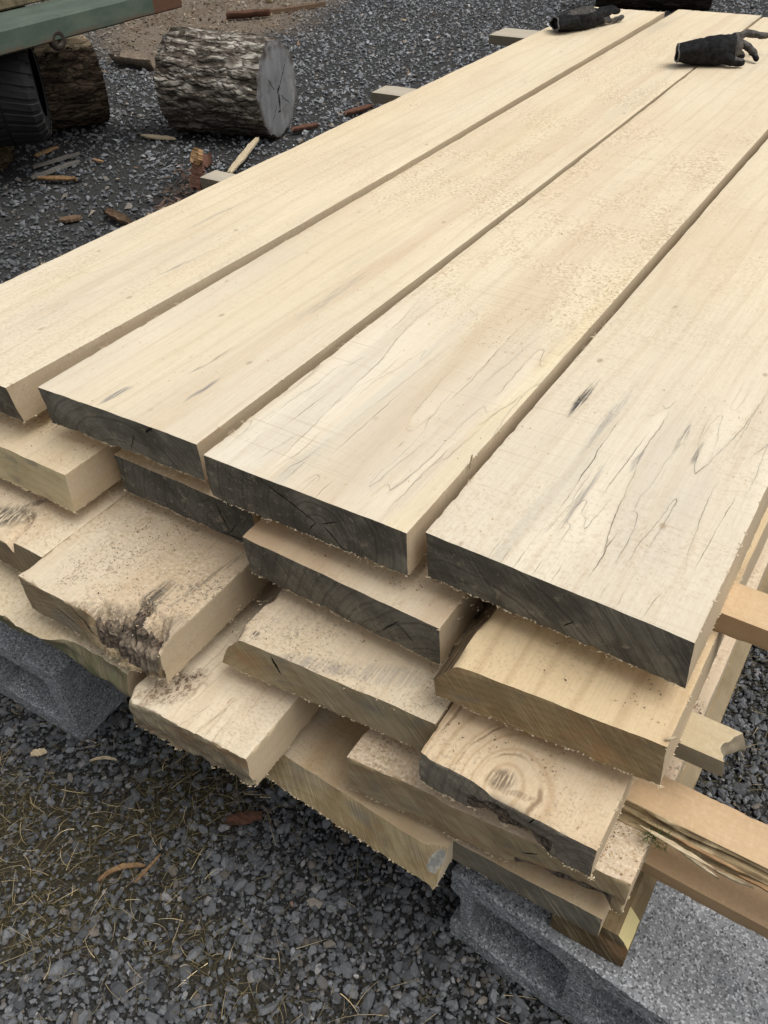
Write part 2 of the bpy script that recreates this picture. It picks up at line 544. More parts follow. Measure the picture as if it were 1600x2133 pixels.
def board(name, label, xl, yf, zb, w, t, L, mats, seed, skew=0.0, tilt=0.0, lean=0.0, dx=0.006, fine=0.3, deform=None,
          yaw=0.0, bow=None, wane_fn=None, fringe=110, fringe_col=0, cat='board', group='boards in the lumber stack', rough=1.0):
    """skew: front end y at the right minus at the left; tilt: front bottom set back; lean: side shift towards the bottom"""
    V, P, Q, f = board_mesh(w, t, L, seed, dx, fine, rough=rough)
    fade = sstep(0.5, 0.0, V[:, 1])
    P[:, 1] += skew * V[:, 0] / w * fade + tilt * (1 - V[:, 2] / t) * fade
    P[:, 0] += lean * (1 - V[:, 2] / t)
    if bow:
        P[:, 0] += (1 - V[:, 0] / w) * np.interp(V[:, 1], *bow[0]) + V[:, 0] / w * np.interp(V[:, 1], *bow[1])
    if deform: P = deform(V, P)
    mi = np.where(f <= 1, 0, np.where(f <= 3, 2, 1))
    if wane_fn is not None:
        cV = V[Q].mean(1)
        mi = np.where(wane_fn(cV, f), 3, mi)
    o = mesh_obj(name, P, Q, mats, None, mi, math.radians(40), (xl, yf, zb))
    o.rotation_euler = (0, 0, yaw)
    tag(o, label, cat, group)
    if fringe: add_fringe(o, P, V, w, t, fringe, seed)
    return o


def chips(C, size, elong=1.0, seed=0, flat=0.6, up=None):
    """small irregular wedge crumbs at points C: returns V, F(tri)"""
    r = np.random.default_rng(seed)
    n = len(C)
    base = np.array([[1, 0, 0], [-0.6, 0.8, 0], [-0.6, -0.8, 0], [0, 0, 1.0], [0, 0, -0.7]], float)
    V = base[None] * r.uniform(0.5, 1.4, (n, 5, 1)) * np.array([elong, 1, flat])
    a = r.uniform(0, 2 * np.pi, n)
    b = r.normal(0, 0.35, n)
    ca, sa, cb, sb = np.cos(a), np.sin(a), np.cos(b), np.sin(b)
    x, y, z = V[..., 0], V[..., 1], V[..., 2]
    x, z = x * cb[:, None] - z * sb[:, None], x * sb[:, None] + z * cb[:, None]
    x, y = x * ca[:, None] - y * sa[:, None], x * sa[:, None] + y * ca[:, None]
    V = np.stack([x, y, z], -1) * np.asarray(size).reshape(-1, 1, 1) + np.asarray(C)[:, None]
    F0 = np.array([[0, 1, 3], [1, 2, 3], [2, 0, 3], [1, 0, 4], [2, 1, 4], [0, 2, 4]])
    F = (F0[None] + 5 * np.arange(n)[:, None, None]).reshape(-1, 3)
    return V.reshape(-1, 3), F


# dry grass, roots and needles
N = NT('dry_grass', 0.8, 0.15)
M_GRASS = N.done(N.attr('tint'))


def strands(C, length, width, col, seed, curl=0.9, lift=0.25):
    r = np.random.default_rng(seed)
    n, S = len(C), 5
    a = r.uniform(0, 2 * np.pi, n)
    da = r.normal(0, curl, n)
    el = np.abs(r.normal(0, lift, n))
    p = np.array(C, float)
    pts = []
    for s in range(S):
        pts.append(p.copy())
        t = a + da * s / S
        e = el * (1 - 1.6 * s / S)
        step = length / (S - 1)
        p = p + np.stack([np.cos(t) * np.cos(e), np.sin(t) * np.cos(e), np.sin(e)], 1) * step[:, None]
    pts = np.stack(pts, 1)
    side = np.stack([-np.sin(a), np.cos(a), np.zeros(n)], 1)[:, None] * (width[:, None] * np.linspace(1, 0.35, S)[None])[..., None]
    upv = np.array([0, 0, 1.0]) * (width[:, None] * np.linspace(1, 0.35, S)[None])[..., None] * 1.2
    V = np.stack([pts - side, pts + side, pts + upv], 2)        # n,S,3,3
    idx = np.arange(n)[:, None] * (S * 3)
    F = []
    for s in range(S - 1):
        for k in range(3):
            k2 = (k + 1) % 3
            F.append(np.stack([idx[:, 0] + s * 3 + k, idx[:, 0] + s * 3 + k2, idx[:, 0] + (s + 1) * 3 + k2, idx[:, 0] + (s + 1) * 3 + k], 1))
    return V.reshape(-1, 3), np.concatenate(F), np.repeat(col, S * 3, 0)


def add_fringe(o, P, V, w, t, n, seed):
    """torn pale fibres left by the saw along the lower edge of the cut"""
    r = np.random.default_rng(seed + 900)
    fr = np.where((np.abs(V[:, 1]) < 1e-6) & (np.abs(V[:, 2]) < 1e-6))[0]
    pick = r.choice(fr, n)
    C = P[pick] + r.normal(0, 1, (n, 3)) * [0.002, 0.0005, 0.0007]
    sd = np.where((np.abs(V[:, 0] - w) < 1e-6) & (np.abs(V[:, 2]) < 1e-6) & (V[:, 1] < 0.5))[0]
    pick2 = r.choice(sd, n // 2)
    C = np.concatenate([C, P[pick2] + r.normal(0, 1, (n // 2, 3)) * [0.0004, 0.002, 0.0006]])
    tp = np.where((np.abs(V[:, 0] - w) < 1e-6) & (np.abs(V[:, 2] - t) < 1e-6))[0]
    pick3 = r.choice(tp, n // 2)
    C = np.concatenate([C, P[pick3] + r.normal(0, 1, (n // 2, 3)) * [0.0003, 0.004, 0.0003]])
    Vc, F = chips(C, r.uniform(0.0005, 0.0018, len(C)), 1.9, seed, 0.5)
    f = mesh_obj('torn_fibre', Vc, F, M_FIBRE, o)
    f['kind'] = 'stuff'
    tl = np.where((np.abs(V[:, 0]) < 1e-6) & (np.abs(V[:, 2] - t) < 1e-6) & (V[:, 1] < 0.9))[0]
    if o.location[2] > Z2 + T2:
        cy = r.uniform(0.05, 0.6, 5)
        pk = np.concatenate([tl[np.argsort(np.abs(V[tl, 1] - q))[:3]] for q in cy])
        pk = np.concatenate([np.repeat(pk, 4), r.choice(fr, 24), r.choice(sd, 24)])
        Ch = P[pk] + r.normal(0, 0.0012, (len(pk), 3)) * [0.3, 3, 0.3]
        Vh, Fh, ch_ = strands(Ch, r.uniform(0.003, 0.010, len(pk)), r.uniform(0.00018, 0.0004, len(pk)), np.tile([[0.66, 0.56, 0.39]], (len(pk), 1)), seed, 1.4, 0.7)
        h_ = mesh_obj('torn_hair', Vh, Fh, M_GRASS, o, colors=ch_)
        h_['kind'] = 'stuff'


N = NT('torn_fibre', 0.85, 0.1)
M_FIBRE = N.done(N.mix(N.noise(N.co, 300, detail=1), (0.50, 0.40, 0.26), (0.72, 0.61, 0.43)))

U = 0.6
def zu(z): return CAM_Z + U * z
Z1, T1 = zu(-1.108), 0.0648
Z2 = zu(-1.266)
Z3 = zu(-1.418)
Z4, T4 = zu(-1.583), 0.069
Z5, T5 = zu(-1.70), 0.048
T2 = T3 = 0.0648
GREY, BLK = (0.20, 0.19, 0.19), (0.06, 0.055, 0.055)
BRN = (0.17, 0.11, 0.07)
PI = math.pi
H = PI / 2

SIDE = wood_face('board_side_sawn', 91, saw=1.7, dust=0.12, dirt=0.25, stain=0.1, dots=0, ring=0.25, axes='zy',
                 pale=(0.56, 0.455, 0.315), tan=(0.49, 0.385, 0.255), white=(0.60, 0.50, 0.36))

# --- top layer, four wide boards
t1 = wood_face('top_face_maple', 1, stain=0.16, saw=0.4, dust=0.35, endtone=0.35,
               zones=((0.06, 0.07, 0.22, (0.79, 0.655, 0.405), 3.0), (0.24, 0.05, 0.2, (0.79, 0.655, 0.405), 3.0)), dots=0.6, spalt=0.3, spalt_y=(0.1, 0.5),
               stamps=((0.215, 0.42, H - 0.1, 0.07, 0.004, 0.5, GREY), (0.12, 0.6, H, 0.12, 0.006, 0.35, GREY)))
t2 = wood_face('top_face_maple', 2, stain=0.22, saw=0.45, dust=0.85, endtone=0.45,
               zones=((0.12, 0.08, 0.22, (0.79, 0.655, 0.405), 3.0), (0.2, 0.03, 0.35, (0.62, 0.48, 0.32), 3.0)), dust_y=(0.75, 2.2), dots=0.6,
               stamps=((0.112, 0.038, H - 0.1, 0.035, 0.006, 0.85, GREY), (0.205, 0.108, H - 0.05, 0.045, 0.006, 0.8, GREY),
                       (0.165, 0.17, H - 0.05, 0.05, 0.003, 0.75, BLK), (0.2, 0.42, H, 0.12, 0.012, 0.35, GREY)))
t3 = wood_face('top_face_spalted', 3, stain=0.25, saw=1.0, dust=0.9, dust_y=(0.5, 1.3), spalt=0.75, spalt_y=(0.03, 0.45),
               dots=0.3, warm=0.25, endtone=0.45,
               zones=((0.16, 0.045, 0.4, (0.58, 0.45, 0.31), 0.7), (0.05, 0.05, 0.45, (0.80, 0.755, 0.65), 0.3), (0.265, 0.03, 0.5, (0.80, 0.68, 0.42), 0.6),
                      (0.105, 0.014, 0.4, (0.50, 0.47, 0.41), 0.3)),
               lines=((0.135, 0.16, H, 0.10, 0.0007, 0.8), (0.05, 0.15, H - 0.06, 0.06, 0.0007, 0.8),
                      (0.115, 0.03, H, 0.03, 0.0006, 0.7), (0.165, 0.02, H, 0.022, 0.0006, 0.7), (0.145, 0.024, H, 0.02, 0.0005, 0.6)))
t4 = wood_face('top_face_spalted', 4, stain=0.3, saw=0.7, dust=0.3, spalt=1.0, endtone=0.6,
               zones=((0.12, 0.05, 0.35, (0.82, 0.75, 0.59), 0.3), (0.09, 0.016, 0.4, (0.50, 0.46, 0.39), 0.25), (0.2, 0.05, 0.35, (0.66, 0.59, 0.47), 0.2)), spalt_y=(0.06, 0.42), dots=0.75,
               lines=((0.105, 0.2, H + 0.03, 0.13, 0.0009, 0.9), (0.14, 0.22, H - 0.02, 0.09, 0.0007, 0.8),
                      (0.175, 0.06, H + 0.02, 0.05, 0.0009, 0.85), (0.075, 0.015, H, 0.022, 0.0006, 0.6),
                      (0.09, 0.012, H, 0.018, 0.0006, 0.6), (0.105, 0.012, H, 0.018, 0.0006, 0.6), (0.125, 0.012, H, 0.016, 0.0006, 0.6),
                      (0.145, 0.013, H, 0.017, 0.0006, 0.6), (0.195, 0.015, H, 0.016, 0.0006, 0.5), (0.212, 0.012, H, 0.016, 0.0006, 0.5),
                      (0.240, 0.02, H - 0.1, 0.028, 0.0007, 0.7), (0.262, 0.15, H - 0.03, 0.09, 0.0008, 0.85)),
               stamps=((0.045, 0.325, H - 0.02, 0.06, 0.0065, 1.0, BLK), (0.15, 0.23, H, 0.03, 0.004, 0.5, GREY),
                       (0.18, 0.3, H, 0.04, 0.004, 0.7, BLK), (0.205, 0.28, H, 0.03, 0.004, 0.6, BLK),
                       (0.09, 0.3, H, 0.1, 0.006, 0.45, GREY), (0.12, 0.15, H, 0.1, 0.005, 0.5, GREY)))
e1 = wood_end('end_grain_weathered', 1, center=(0.2, -0.08))
e2 = wood_end('end_grain_weathered', 2, tint=((0.15, 0.143, 0.118), (0.26, 0.25, 0.21), (0.065, 0.062, 0.052)), center=(0.14, -0.06),
              cracks=((0.2, 0.058, 0.75, 0.011, 0.0022), (0.160, 0.024, 1.05, 0.022, 0.0011), (0.208, 0.064, 1.2, 0.008, 0.0016)))
e3 = wood_end('end_grain_weathered', 3, center=(0.17, 0.02),
              cracks=((0.125, 0.045, -0.42, 0.05, 0.0014), (0.19, 0.012, -0.72, 0.026, 0.0014), (0.183, 0.036, 0.55, 0.016, 0.0009),
                      (0.158, 0.02, 0.9, 0.012, 0.0008)))
e4 = wood_end('end_grain_weathered', 4, center=(0.05, -0.12), cracks=((0.17, 0.02, 0.9, 0.01, 0.0008),))


def b1_def(V, P):   # a waney nick part way along the right edge
    k2 = np.exp(-((V[:, 1] - 1.02) / 0.16) ** 2) * sstep(0.262, 0.276, V[:, 0]) * sstep(0.2, 1, V[:, 2] / T1)
    P[:, 0] -= 0.004 * k2
    P[:, 2] -= 0.006 * k2 * (0.6 + 0.4 * fbm(V * 60, 2, 4))
    return P


board('maple_board', 'long pale top board whose far end carries the folded black glove', -1.256, 0.538, Z1, 0.278, T1, 2.70,
      [t1, SIDE, e1], 11, lean=-0.004, tilt=0.010, deform=b1_def, bow=(((0, 0.9, 2.2, 2.7), (-0.009, 0.005, 0.016, 0.018)), ((0, 0.2, 0.55, 1.2, 2.7), (-0.005, 0.002, 0.011, 0.012, 0.005))))
board('maple_board', 'long pale top board with a grey end showing two short checks', -0.946, 0.562, Z1, 0.283, T1, 2.735,
      [t2, SIDE, e2], 12, skew=0.009, lean=-0.006, tilt=0.006, bow=(((0, 2.7), (0, 0)), ((0, 1.4, 2.7), (0, 0.001, -0.010))))
board('spalted_board', 'spalted top board with a dark end split by an X-shaped crack', -0.641, 0.557, Z1, 0.285, T1, 2.72,
      [t3, SIDE, e3], 13, skew=0.005, bow=(((0, 0.8, 2.0, 2.7), (0, -0.008, -0.020, -0.022)), ((0, 1.3, 2.7), (0, -0.007, -0.012))))
board('spalted_board', 'broad spalted top board at the right with black streaks and dark end', -0.341, 0.574, Z1, 0.290, T1, 2.70,
      [t4, SIDE, e4], 14, skew=-0.006, lean=0.004, bow=(((0, 1.3, 2.7), (0, -0.007, -0.010)), ((0, 2.7), (0, -0.004))))

# --- second layer
l_a = wood_face('face_dusty_maple', 21, dust=0.8, stain=0.1, dirt=0.25, dots=0.2, pale=(0.66, 0.53, 0.35))
l_b = wood_face('face_dusty_maple', 22, dust=0.8, stain=0.1, dirt=0.3, dots=0.2, pale=(0.55, 0.42, 0.27))
l_c = wood_face('face_brown_maple', 23, dust=0.6, stain=0.15, dirt=0.5, dots=0.2, pale=(0.60, 0.455, 0.30), tan=(0.50, 0.35, 0.22), warm=0.4)
l_d = wood_face('face_clean_maple', 24, dust=0.15, stain=0.05, dirt=0.25, dots=0.3, saw=0.2, ring=0.4,
                pale=(0.74, 0.585, 0.36), tan=(0.68, 0.51, 0.30), warm=0.25)
ea = wood_end('end_grain_fresh', 21, True, center=(0.2, -0.2), freq=120,
              tint=((0.66, 0.55, 0.34), (0.56, 0.46, 0.265), (0.44, 0.36, 0.21)))
eb = wood_end('end_grain_weathered', 22, center=(0.2, 0.01),
              cracks=((0.195, 0.035, -1.25, 0.03, 0.0016), (0.21, 0.006, 0.1, 0.03, 0.0014), (0.21, 0.02, 0.9, 0.02, 0.0009)),
              tint=((0.07, 0.068, 0.06), (0.125, 0.12, 0.103), (0.034, 0.033, 0.03)))
ec = wood_end('end_grain_weathered', 23, center=(0.3, -0.05), cracks=((0.24, 0.03, -0.7, 0.022, 0.001), (0.22, 0.03, 0.9, 0.025, 0.001)))
ed = wood_end('end_grain_fresh', 24, True, center=(0.1, -0.6), freq=200,
              tint=((0.40, 0.29, 0.15), (0.28, 0.20, 0.10), (0.17, 0.12, 0.065)))
wn1 = wood_wane('wane_fibre', 3)


def chamfer(cw, zc, dr=0.0, h=T2, seed=0):
    def f(V, P):
        n = fbm(np.stack([V[:, 1] * 22, V[:, 2] * 30, V[:, 0] * 20], 1), 4, seed + 50)
        n2 = fbm(np.stack([V[:, 1] * 9, V[:, 2] * 140, V[:, 0] * 140], 1), 3, seed + 60)
        lim = zc + (h - zc) * np.clip(V[:, 0] / (cw * (1 + 0.35 * n)), 0, 1)
        cut = V[:, 2] > lim
        P[:, 2] = np.where(cut, P[:, 2] - (V[:, 2] - lim) + 0.002 * n2, P[:, 2])
        return P
    return f


def chamfer_faces(cw, zc, h=T2):
    return lambda c, f: ((f == 0) & (c[:, 0] < cw * 0.95)) | ((f == 4) & (c[:, 2] > zc))


board('maple_board', 'fresh-cut yellow-ended board in the second layer, under the leftmost top board', -1.165, 0.513, Z2, 0.288, T2, 2.7,
      [l_a, SIDE, ea], 21, skew=0.002, tilt=-0.004, fringe=200)
board('maple_board', 'dark-ended board mostly hidden below the grey-ended top boards', -0.853, 0.583, Z2, 0.25, T2, 2.7,
      [l_b, SIDE, eb], 22)
board('maple_board', 'brownish second-layer board with a charcoal end beneath the X-cracked board', -0.586, 0.542, Z2, 0.286, T2, 2.7,
      [l_c, SIDE, ec], 23, skew=-0.006, tilt=0.003)
board('waney_board', 'clean honey-coloured board with bark-edged left corner, under the broad spalted board', -0.288, 0.499, Z2, 0.245, T2, 2.7,
      [l_d, SIDE, ed, wn1], 24, skew=0.020, lean=0.004, deform=chamfer(0.026, 0.026, seed=1), wane_fn=chamfer_faces(0.026, 0.026))

# --- third layer
l3a = wood_face('face_cracked_maple', 31, dust=0.5, dirt=0.3, dots=0.2, pale=(0.66, 0.52, 0.36),
                stamps=((0.165, 0.035, 0.5, 0.06, 0.025, 0.9, (0.045, 0.04, 0.035)), (0.2, 0.09, 0.9, 0.05, 0.008, 0.8, (0.06, 0.05, 0.045))))
l3b = wood_face('face_knotty_maple', 32, dust=0.7, dirt=0.85, dots=0.6, pale=(0.64, 0.51, 0.355), tan=(0.57, 0.44, 0.29),
                stamps=((0.19, 0.0, 0.2, 0.085, 0.055, 0.35, (0.10, 0.085, 0.07)), (0.19, 0.05, H, 0.06, 0.018, 0.9, (0.05, 0.045, 0.04)),
                        (0.245, 0.035, 0.9, 0.045, 0.03, 0.45, (0.12, 0.10, 0.085)), (0.235, 0.17, H - 0.15, 0.13, 0.006, 0.6, (0.08, 0.07, 0.06)),
                        (0.13, 0.01, 0.5, 0.08, 0.012, 0.5, (0.12, 0.09, 0.07))))
l3c = wood_face('face_bluestained_maple', 33, dust=0.3, dirt=0.5, stain=0.75, dots=0.4, pale=(0.70, 0.58, 0.42),
                stamps=((0.14, 0.02, 0.3, 0.06, 0.014, 0.5, (0.16, 0.16, 0.17)), (0.05, 0.022, 0.8, 0.006, 0.006, 1.0, (0.06, 0.05, 0.045)),
                        (0.22, 0.05, 0.4, 0.07, 0.02, 0.35, (0.2, 0.2, 0.21))))
l3d = wood_face('face_swirled_maple', 34, dust=0.2, dirt=0.35, stain=0.15, ring=0.55, knot=(0.088, 0.012, 7.5, 0.05), dots=0.2, saw=0.3,
                pale=(0.70, 0.555, 0.375), tan=(0.62, 0.455, 0.27),
                stamps=((0.088, 0.018, 0.6, 0.02, 0.015, 0.85, (0.13, 0.095, 0.065)), (0.11, 0.01, 0.2, 0.03, 0.005, 0.5, BRN)))
e3a = wood_end('end_grain_fresh', 31, True, tint=((0.30, 0.235, 0.15), (0.23, 0.175, 0.11), (0.15, 0.11, 0.07)), freq=150)
e3b = wood_end('end_grain_fresh', 32, True, center=(-0.1, 0.4), freq=240,
               tint=((0.40, 0.31, 0.19), (0.30, 0.225, 0.135), (0.2, 0.145, 0.085)),
               cracks=((0.12, 0.04, -0.9, 0.03, 0.0014), (0.085, 0.03, -0.5, 0.028, 0.0012), (0.15, 0.015, -1.1, 0.016, 0.0012)))
e3c = wood_end('end_grain_fresh', 33, True, center=(0.12, -0.05), freq=140,
               tint=((0.43, 0.35, 0.215), (0.34, 0.26, 0.145), (0.24, 0.19, 0.12)), cracks=((0.09, 0.045, -1.2, 0.018, 0.0022),))
e3d = wood_end('end_grain_weathered', 34, center=(0.2, 0.0), freq=330,
               tint=((0.22, 0.19, 0.145), (0.31, 0.27, 0.205), (0.10, 0.088, 0.072)), cracks=((0.135, 0.045, 1.2, 0.012, 0.001),))
ROT = wood_wane('rotted_wood', 8, (0.24, 0.19, 0.14), (0.06, 0.048, 0.04), (0.36, 0.295, 0.215))


def d3a(V, P):
    x, y = V[:, 0], V[:, 1]
    cx = 0.232 - 0.35 * y + 0.006 * fbm(np.stack([y * 60, y * 0, y * 0], 1), 2, 3)
    top = sstep(0.4, 1.0, V[:, 2] / T3)
    P[:, 2] -= 0.016 * np.exp(-((x - cx + 0.012) / 0.006) ** 2) * (y < 0.06) * top
    P[:, 2] -= 0.010 * sstep(cx, cx - 0.01, x) * sstep(0.08, 0.0, y) * top
    P[:, 1] += 0.02 * sstep(0.18, 0.12, x) * (np.abs(y) < 1e-6) * (0.7 + fbm(V * 40, 3, 2))
    return P


def d3b(V, P):
    x, y, z = V.T
    e = ((x - 0.192) / 0.068) ** 2 + ((y + 0.012) / 0.066) ** 2
    e = e + 0.45 * fbm(np.stack([x * 38, y * 38, x * 0], 1), 3, 12)
    mk = sstep(1.15, 0.55, e)
    rid = 1 - 2.4 * np.abs(fbm(np.stack([x * 80 + y * 30, y * 14, x * 0], 1), 4, 5, 0.6))
    dep = mk * (0.034 - 0.017 * rid) + sstep(1.6, 0.9, e) * 0.004 * fbm(V * 130, 3, 6)
    isl = np.exp(-(((x - 0.205) / 0.018) ** 2 + ((y - 0.026) / 0.016) ** 2))
    dep = dep * (1 - 0.85 * sstep(0.35, 0.7, isl))
    P[:, 2] -= dep * sstep(0.1, 0.55, z / T3)
    fr = np.exp(-((x - 0.192) / 0.055) ** 2) * sstep(0.03, 0.0, y)
    P[:, 1] += fr * (0.014 * (z / T3) - 0.006 + 0.013 * (0.5 - 1.6 * np.abs(fbm(np.stack([x * 80, z * 16, x * 0], 1), 4, 7, 0.6))) * -1)
    # broken lower right of the end
    k = sstep(0.215, 0.235, x) * (y < 1e-6) * sstep(0.62, 0.45, z / T3)
    P[:, 1] += 0.006 * k
    P[:, 2] += 0.0012 * fbm(V * 90, 3, 9) * sstep(0.25, 0.0, y) * sstep(0.8, 1, z / T3)
    return P


def w3b(c, f):
    e = ((c[:, 0] - 0.192) / 0.068) ** 2 + ((c[:, 1] + 0.012) / 0.066) ** 2 + 0.45 * fbm(np.stack([c[:, 0] * 38, c[:, 1] * 38, c[:, 0] * 0], 1), 3, 12)
    lim = 0.72 + 0.25 * fbm(c * 60, 2, 3)
    return ((f == 0) & (e < lim)) | ((f == 2) & (np.abs(c[:, 0] - 0.192) < 0.055) & (c[:, 2] > 0.022 + 0.01 * fbm(c * 50, 2, 4)))


def d3d(V, P):
    x, y, z = V.T
    fr = sstep(0.012, 0.0, y)
    hole = np.exp(-(((x - 0.095) / 0.014) ** 2 + ((z - 0.032) / 0.008) ** 2) * 1.0)
    P[:, 1] += fr * 0.04 * sstep(0.35, 0.75, hole)
    und = sstep(0.05, 0.09, x) * sstep(0.17, 0.13, x) * sstep(0.6, 0.15, z / 0.054)
    P[:, 1] += fr * und * (0.010 + 0.010 * fbm(np.stack([x * 70, z * 70, x * 0], 1), 4, 3))
    P[:, 1] += fr * 0.003 * fbm(np.stack([x * 45, z * 60, x * 0], 1), 3, 8)
    P[:, 2] -= np.exp(-(((x - 0.088) / 0.02) ** 2 + ((y - 0.014) / 0.016) ** 2)) * 0.003 * sstep(0.6, 1, z / 0.054)
    P[:, 2] -= sstep(0.006, 0.0, y) * sstep(0.06, 0.09, x) * sstep(0.15, 0.11, x) * sstep(0.7, 1, z / 0.054) * (0.004 + 0.004 * fbm(x[:, None] * [90, 0, 0], 2, 2))
    return P


def w3d(c, f):
    return (f == 2) & (c[:, 0] > 0.06) & (c[:, 0] < 0.16) & (c[:, 2] < 0.030 + 0.008 * fbm(c * 60, 2, 5))


board('cracked_board', 'third-layer board with a black rot patch and open crack at the far left', -1.165, 0.439, Z3, 0.29, T3, 2.7,
      [l3a, SIDE, e3a], 31, deform=d3a, dx=0.004, rough=1.5)
board('knotty_board', 'sawdusty board with a rotted dark knot hollow breaking through its end', -0.875, 0.398, Z3, 0.257, T3, 2.7,
      [l3b, SIDE, e3b, ROT], 32, dx=0.0027, fine=0.2, deform=d3b, wane_fn=w3b, skew=0.002, rough=1.5)
board('waney_board', 'blue-stained board with a bark-edged left corner, in the middle of the third layer', -0.580, 0.462, Z3, 0.305, T3, 2.7,
      [l3c, SIDE, e3c, wn1], 33, skew=0.022, deform=chamfer(0.03, 0.002, seed=2), wane_fn=chamfer_faces(0.03, 0.002))
board('swirl_grain_board', 'board with swirling grain round a knot and a small hole in its dark end', -0.272, 0.444, Z3 + 0.009, 0.204, 0.055, 2.7,
      [l3d, SIDE, e3d, ROT], 34, dx=0.003, fine=0.16, skew=-0.006, deform=d3d, wane_fn=w3d)

# --- fourth layer
l4a = wood_face('face_rough_maple', 41, dust=0.6, dirt=0.6, pale=(0.60, 0.48, 0.31))
l4b = wood_face('face_figured_maple', 42, dust=0.3, dirt=0.25, stain=0.1, spalt=0.55, spalt_y=(-0.1, 0.3), spalt_col=(0.24, 0.15, 0.085), ring=0.3,
                pale=(0.74, 0.60, 0.42),
                stamps=((0.125, 0.07, H, 0.01, 0.004, 0.8, (0.3, 0.1, 0.04)),),
                blots=((0.045, 0.045, 1.0, 0.06, 0.030, 0.9, (0.30, 0.20, 0.125)), (0.055, 0.07, 1.3, 0.03, 0.012, 0.9, (0.16, 0.11, 0.075)), (0.02, 0.02, 0.3, 0.03, 0.012, 0.6, (0.34, 0.23, 0.14))),
                lines=((0.1, 0.03, 1.3, 0.04, 0.0008, 0.6), (0.125, 0.045, 1.45, 0.04, 0.0007, 0.6)))
l4d = wood_face('face_sawdusty_maple', 44, dust=1.0, dirt=0.75, stain=0.1, dots=0.3, pale=(0.64, 0.50, 0.355), tan=(0.58, 0.44, 0.30))
e4a = wood_end('end_grain_mossy', 41, True, moss=0.75, tint=((0.27, 0.24, 0.14), (0.19, 0.165, 0.095), (0.13, 0.11, 0.07)), freq=130)
e4b = wood_end('end_grain_fresh', 42, True, center=(0.012, 0.03), freq=330, moss=0.15,
               tint=((0.36, 0.30, 0.20), (0.27, 0.215, 0.14), (0.15, 0.125, 0.09)))
e4d = wood_end('end_grain_fresh', 44, True, center=(0.1, -0.12), freq=110,
               tint=((0.44, 0.34, 0.20), (0.33, 0.24, 0.13), (0.25, 0.18, 0.10)), cracks=((0.235, 0.045, 0.5, 0.012, 0.0012),))


def d4a(V, P):
    x, y, z = V.T
    fr = sstep(0.05, 0.0, y)
    P[:, 1] -= fr * (0.006 + 0.022 * np.clip(fbm(np.stack([x * 13, z * 28, x * 0], 1), 4, 3), -0.4, 1)) * sstep(0.0, 0.6, z / T4)
    P[:, 1] += fr * 0.012 * sstep(0.5, 0.0, z / T4)
    P[:, 2] += 0.004 * fbm(V * [25, 25, 25], 4, 4) * fr
    return P


def d4d(V, P):
    x, y, z = V.T
    fr = sstep(0.03, 0.0, y)
    lim = 0.026 + 0.012 * fbm(np.stack([x * 22, x * 0, x * 0], 1), 3, 5)
    k = sstep(0.20, 0.235, x) * sstep(0.338, 0.315, x) * sstep(lim + 0.004, lim - 0.004, z)
    P[:, 1] += fr * k * (0.012 + 0.008 * fbm(np.stack([x * 30, z * 160, x * 0], 1), 3, 6))
    k2 = sstep(0.14, 0.11, x)
    P[:, 1] += fr * 0.004 * k2
    return P


def d4b(V, P):
    x, y, z = V.T
    fr = sstep(0.02, 0.0, y)
    P[:, 1] += fr * 0.007 * sstep(0.6, 0.0, z / T4) * (0.7 + fbm(np.stack([x * 70, z * 90, x * 0], 1), 4, 21))
    P[:, 2] += fr * sstep(0.25, 0.0, z / T4) * 0.004 * (0.5 + fbm(np.stack([x * 130, x * 0, x * 0], 1), 3, 22))
    P[:, 1] += fr * 0.0022 * fbm(np.stack([x * 150, z * 150, x * 0], 1), 3, 23)
    P[:, 0] += sstep(0.03, 0.0, x) * sstep(0.05, 0, y) * 0.008 * (0.5 + fbm(np.stack([y * 40, z * 30, x * 0], 1), 3, 24))
    P[:, 2] -= 0.004 * np.clip(fbm(np.stack([x * 26, y * 18, x * 0], 1), 3, 25), 0, 1) * sstep(0.09, 0.02, x) * sstep(0.14, 0.05, y) * (z > 0.9 * T4)
    return P


board('mossy_board', 'rough greenish-edged board lying over the left concrete block', -1.17, 0.398, Z4, 0.475, T4, 2.7, [l4a, SIDE, e4a], 41,
      dx=0.006, deform=d4a, rough=2.0)
board('figured_board', 'board with brown bark stain and zone lines jutting out left of the centre', -0.674, 0.367, Z4, 0.196, T4, 2.7,
      [l4b, wood_face('side_figured', 43, saw=0.7, dust=0.2, axes='zy', stain=0.5, pale=(0.57, 0.46, 0.31), spalt=0.5, spalt_y=(-0.1, 0.4)), e4b], 42,
      skew=0.014, dx=0.004, rough=2.0, deform=d4b)
board('wide_board', 'widest bottom-layer board with pinkish sawdust on its right margin', -0.376, 0.442, Z4, 0.345, 0.069, 2.7,
      [l4d, SIDE, e4d, ROT], 44, skew=0.032, dx=0.004, deform=d4d, rough=1.5,
      wane_fn=lambda c, f: (f == 2) & (c[:, 0] > 0.215) & (c[:, 0] < 0.33) & (c[:, 2] < 0.022 + 0.010 * fbm(np.stack([c[:, 0] * 22, c[:, 0] * 0, c[:, 0] * 0], 1), 3, 5)))

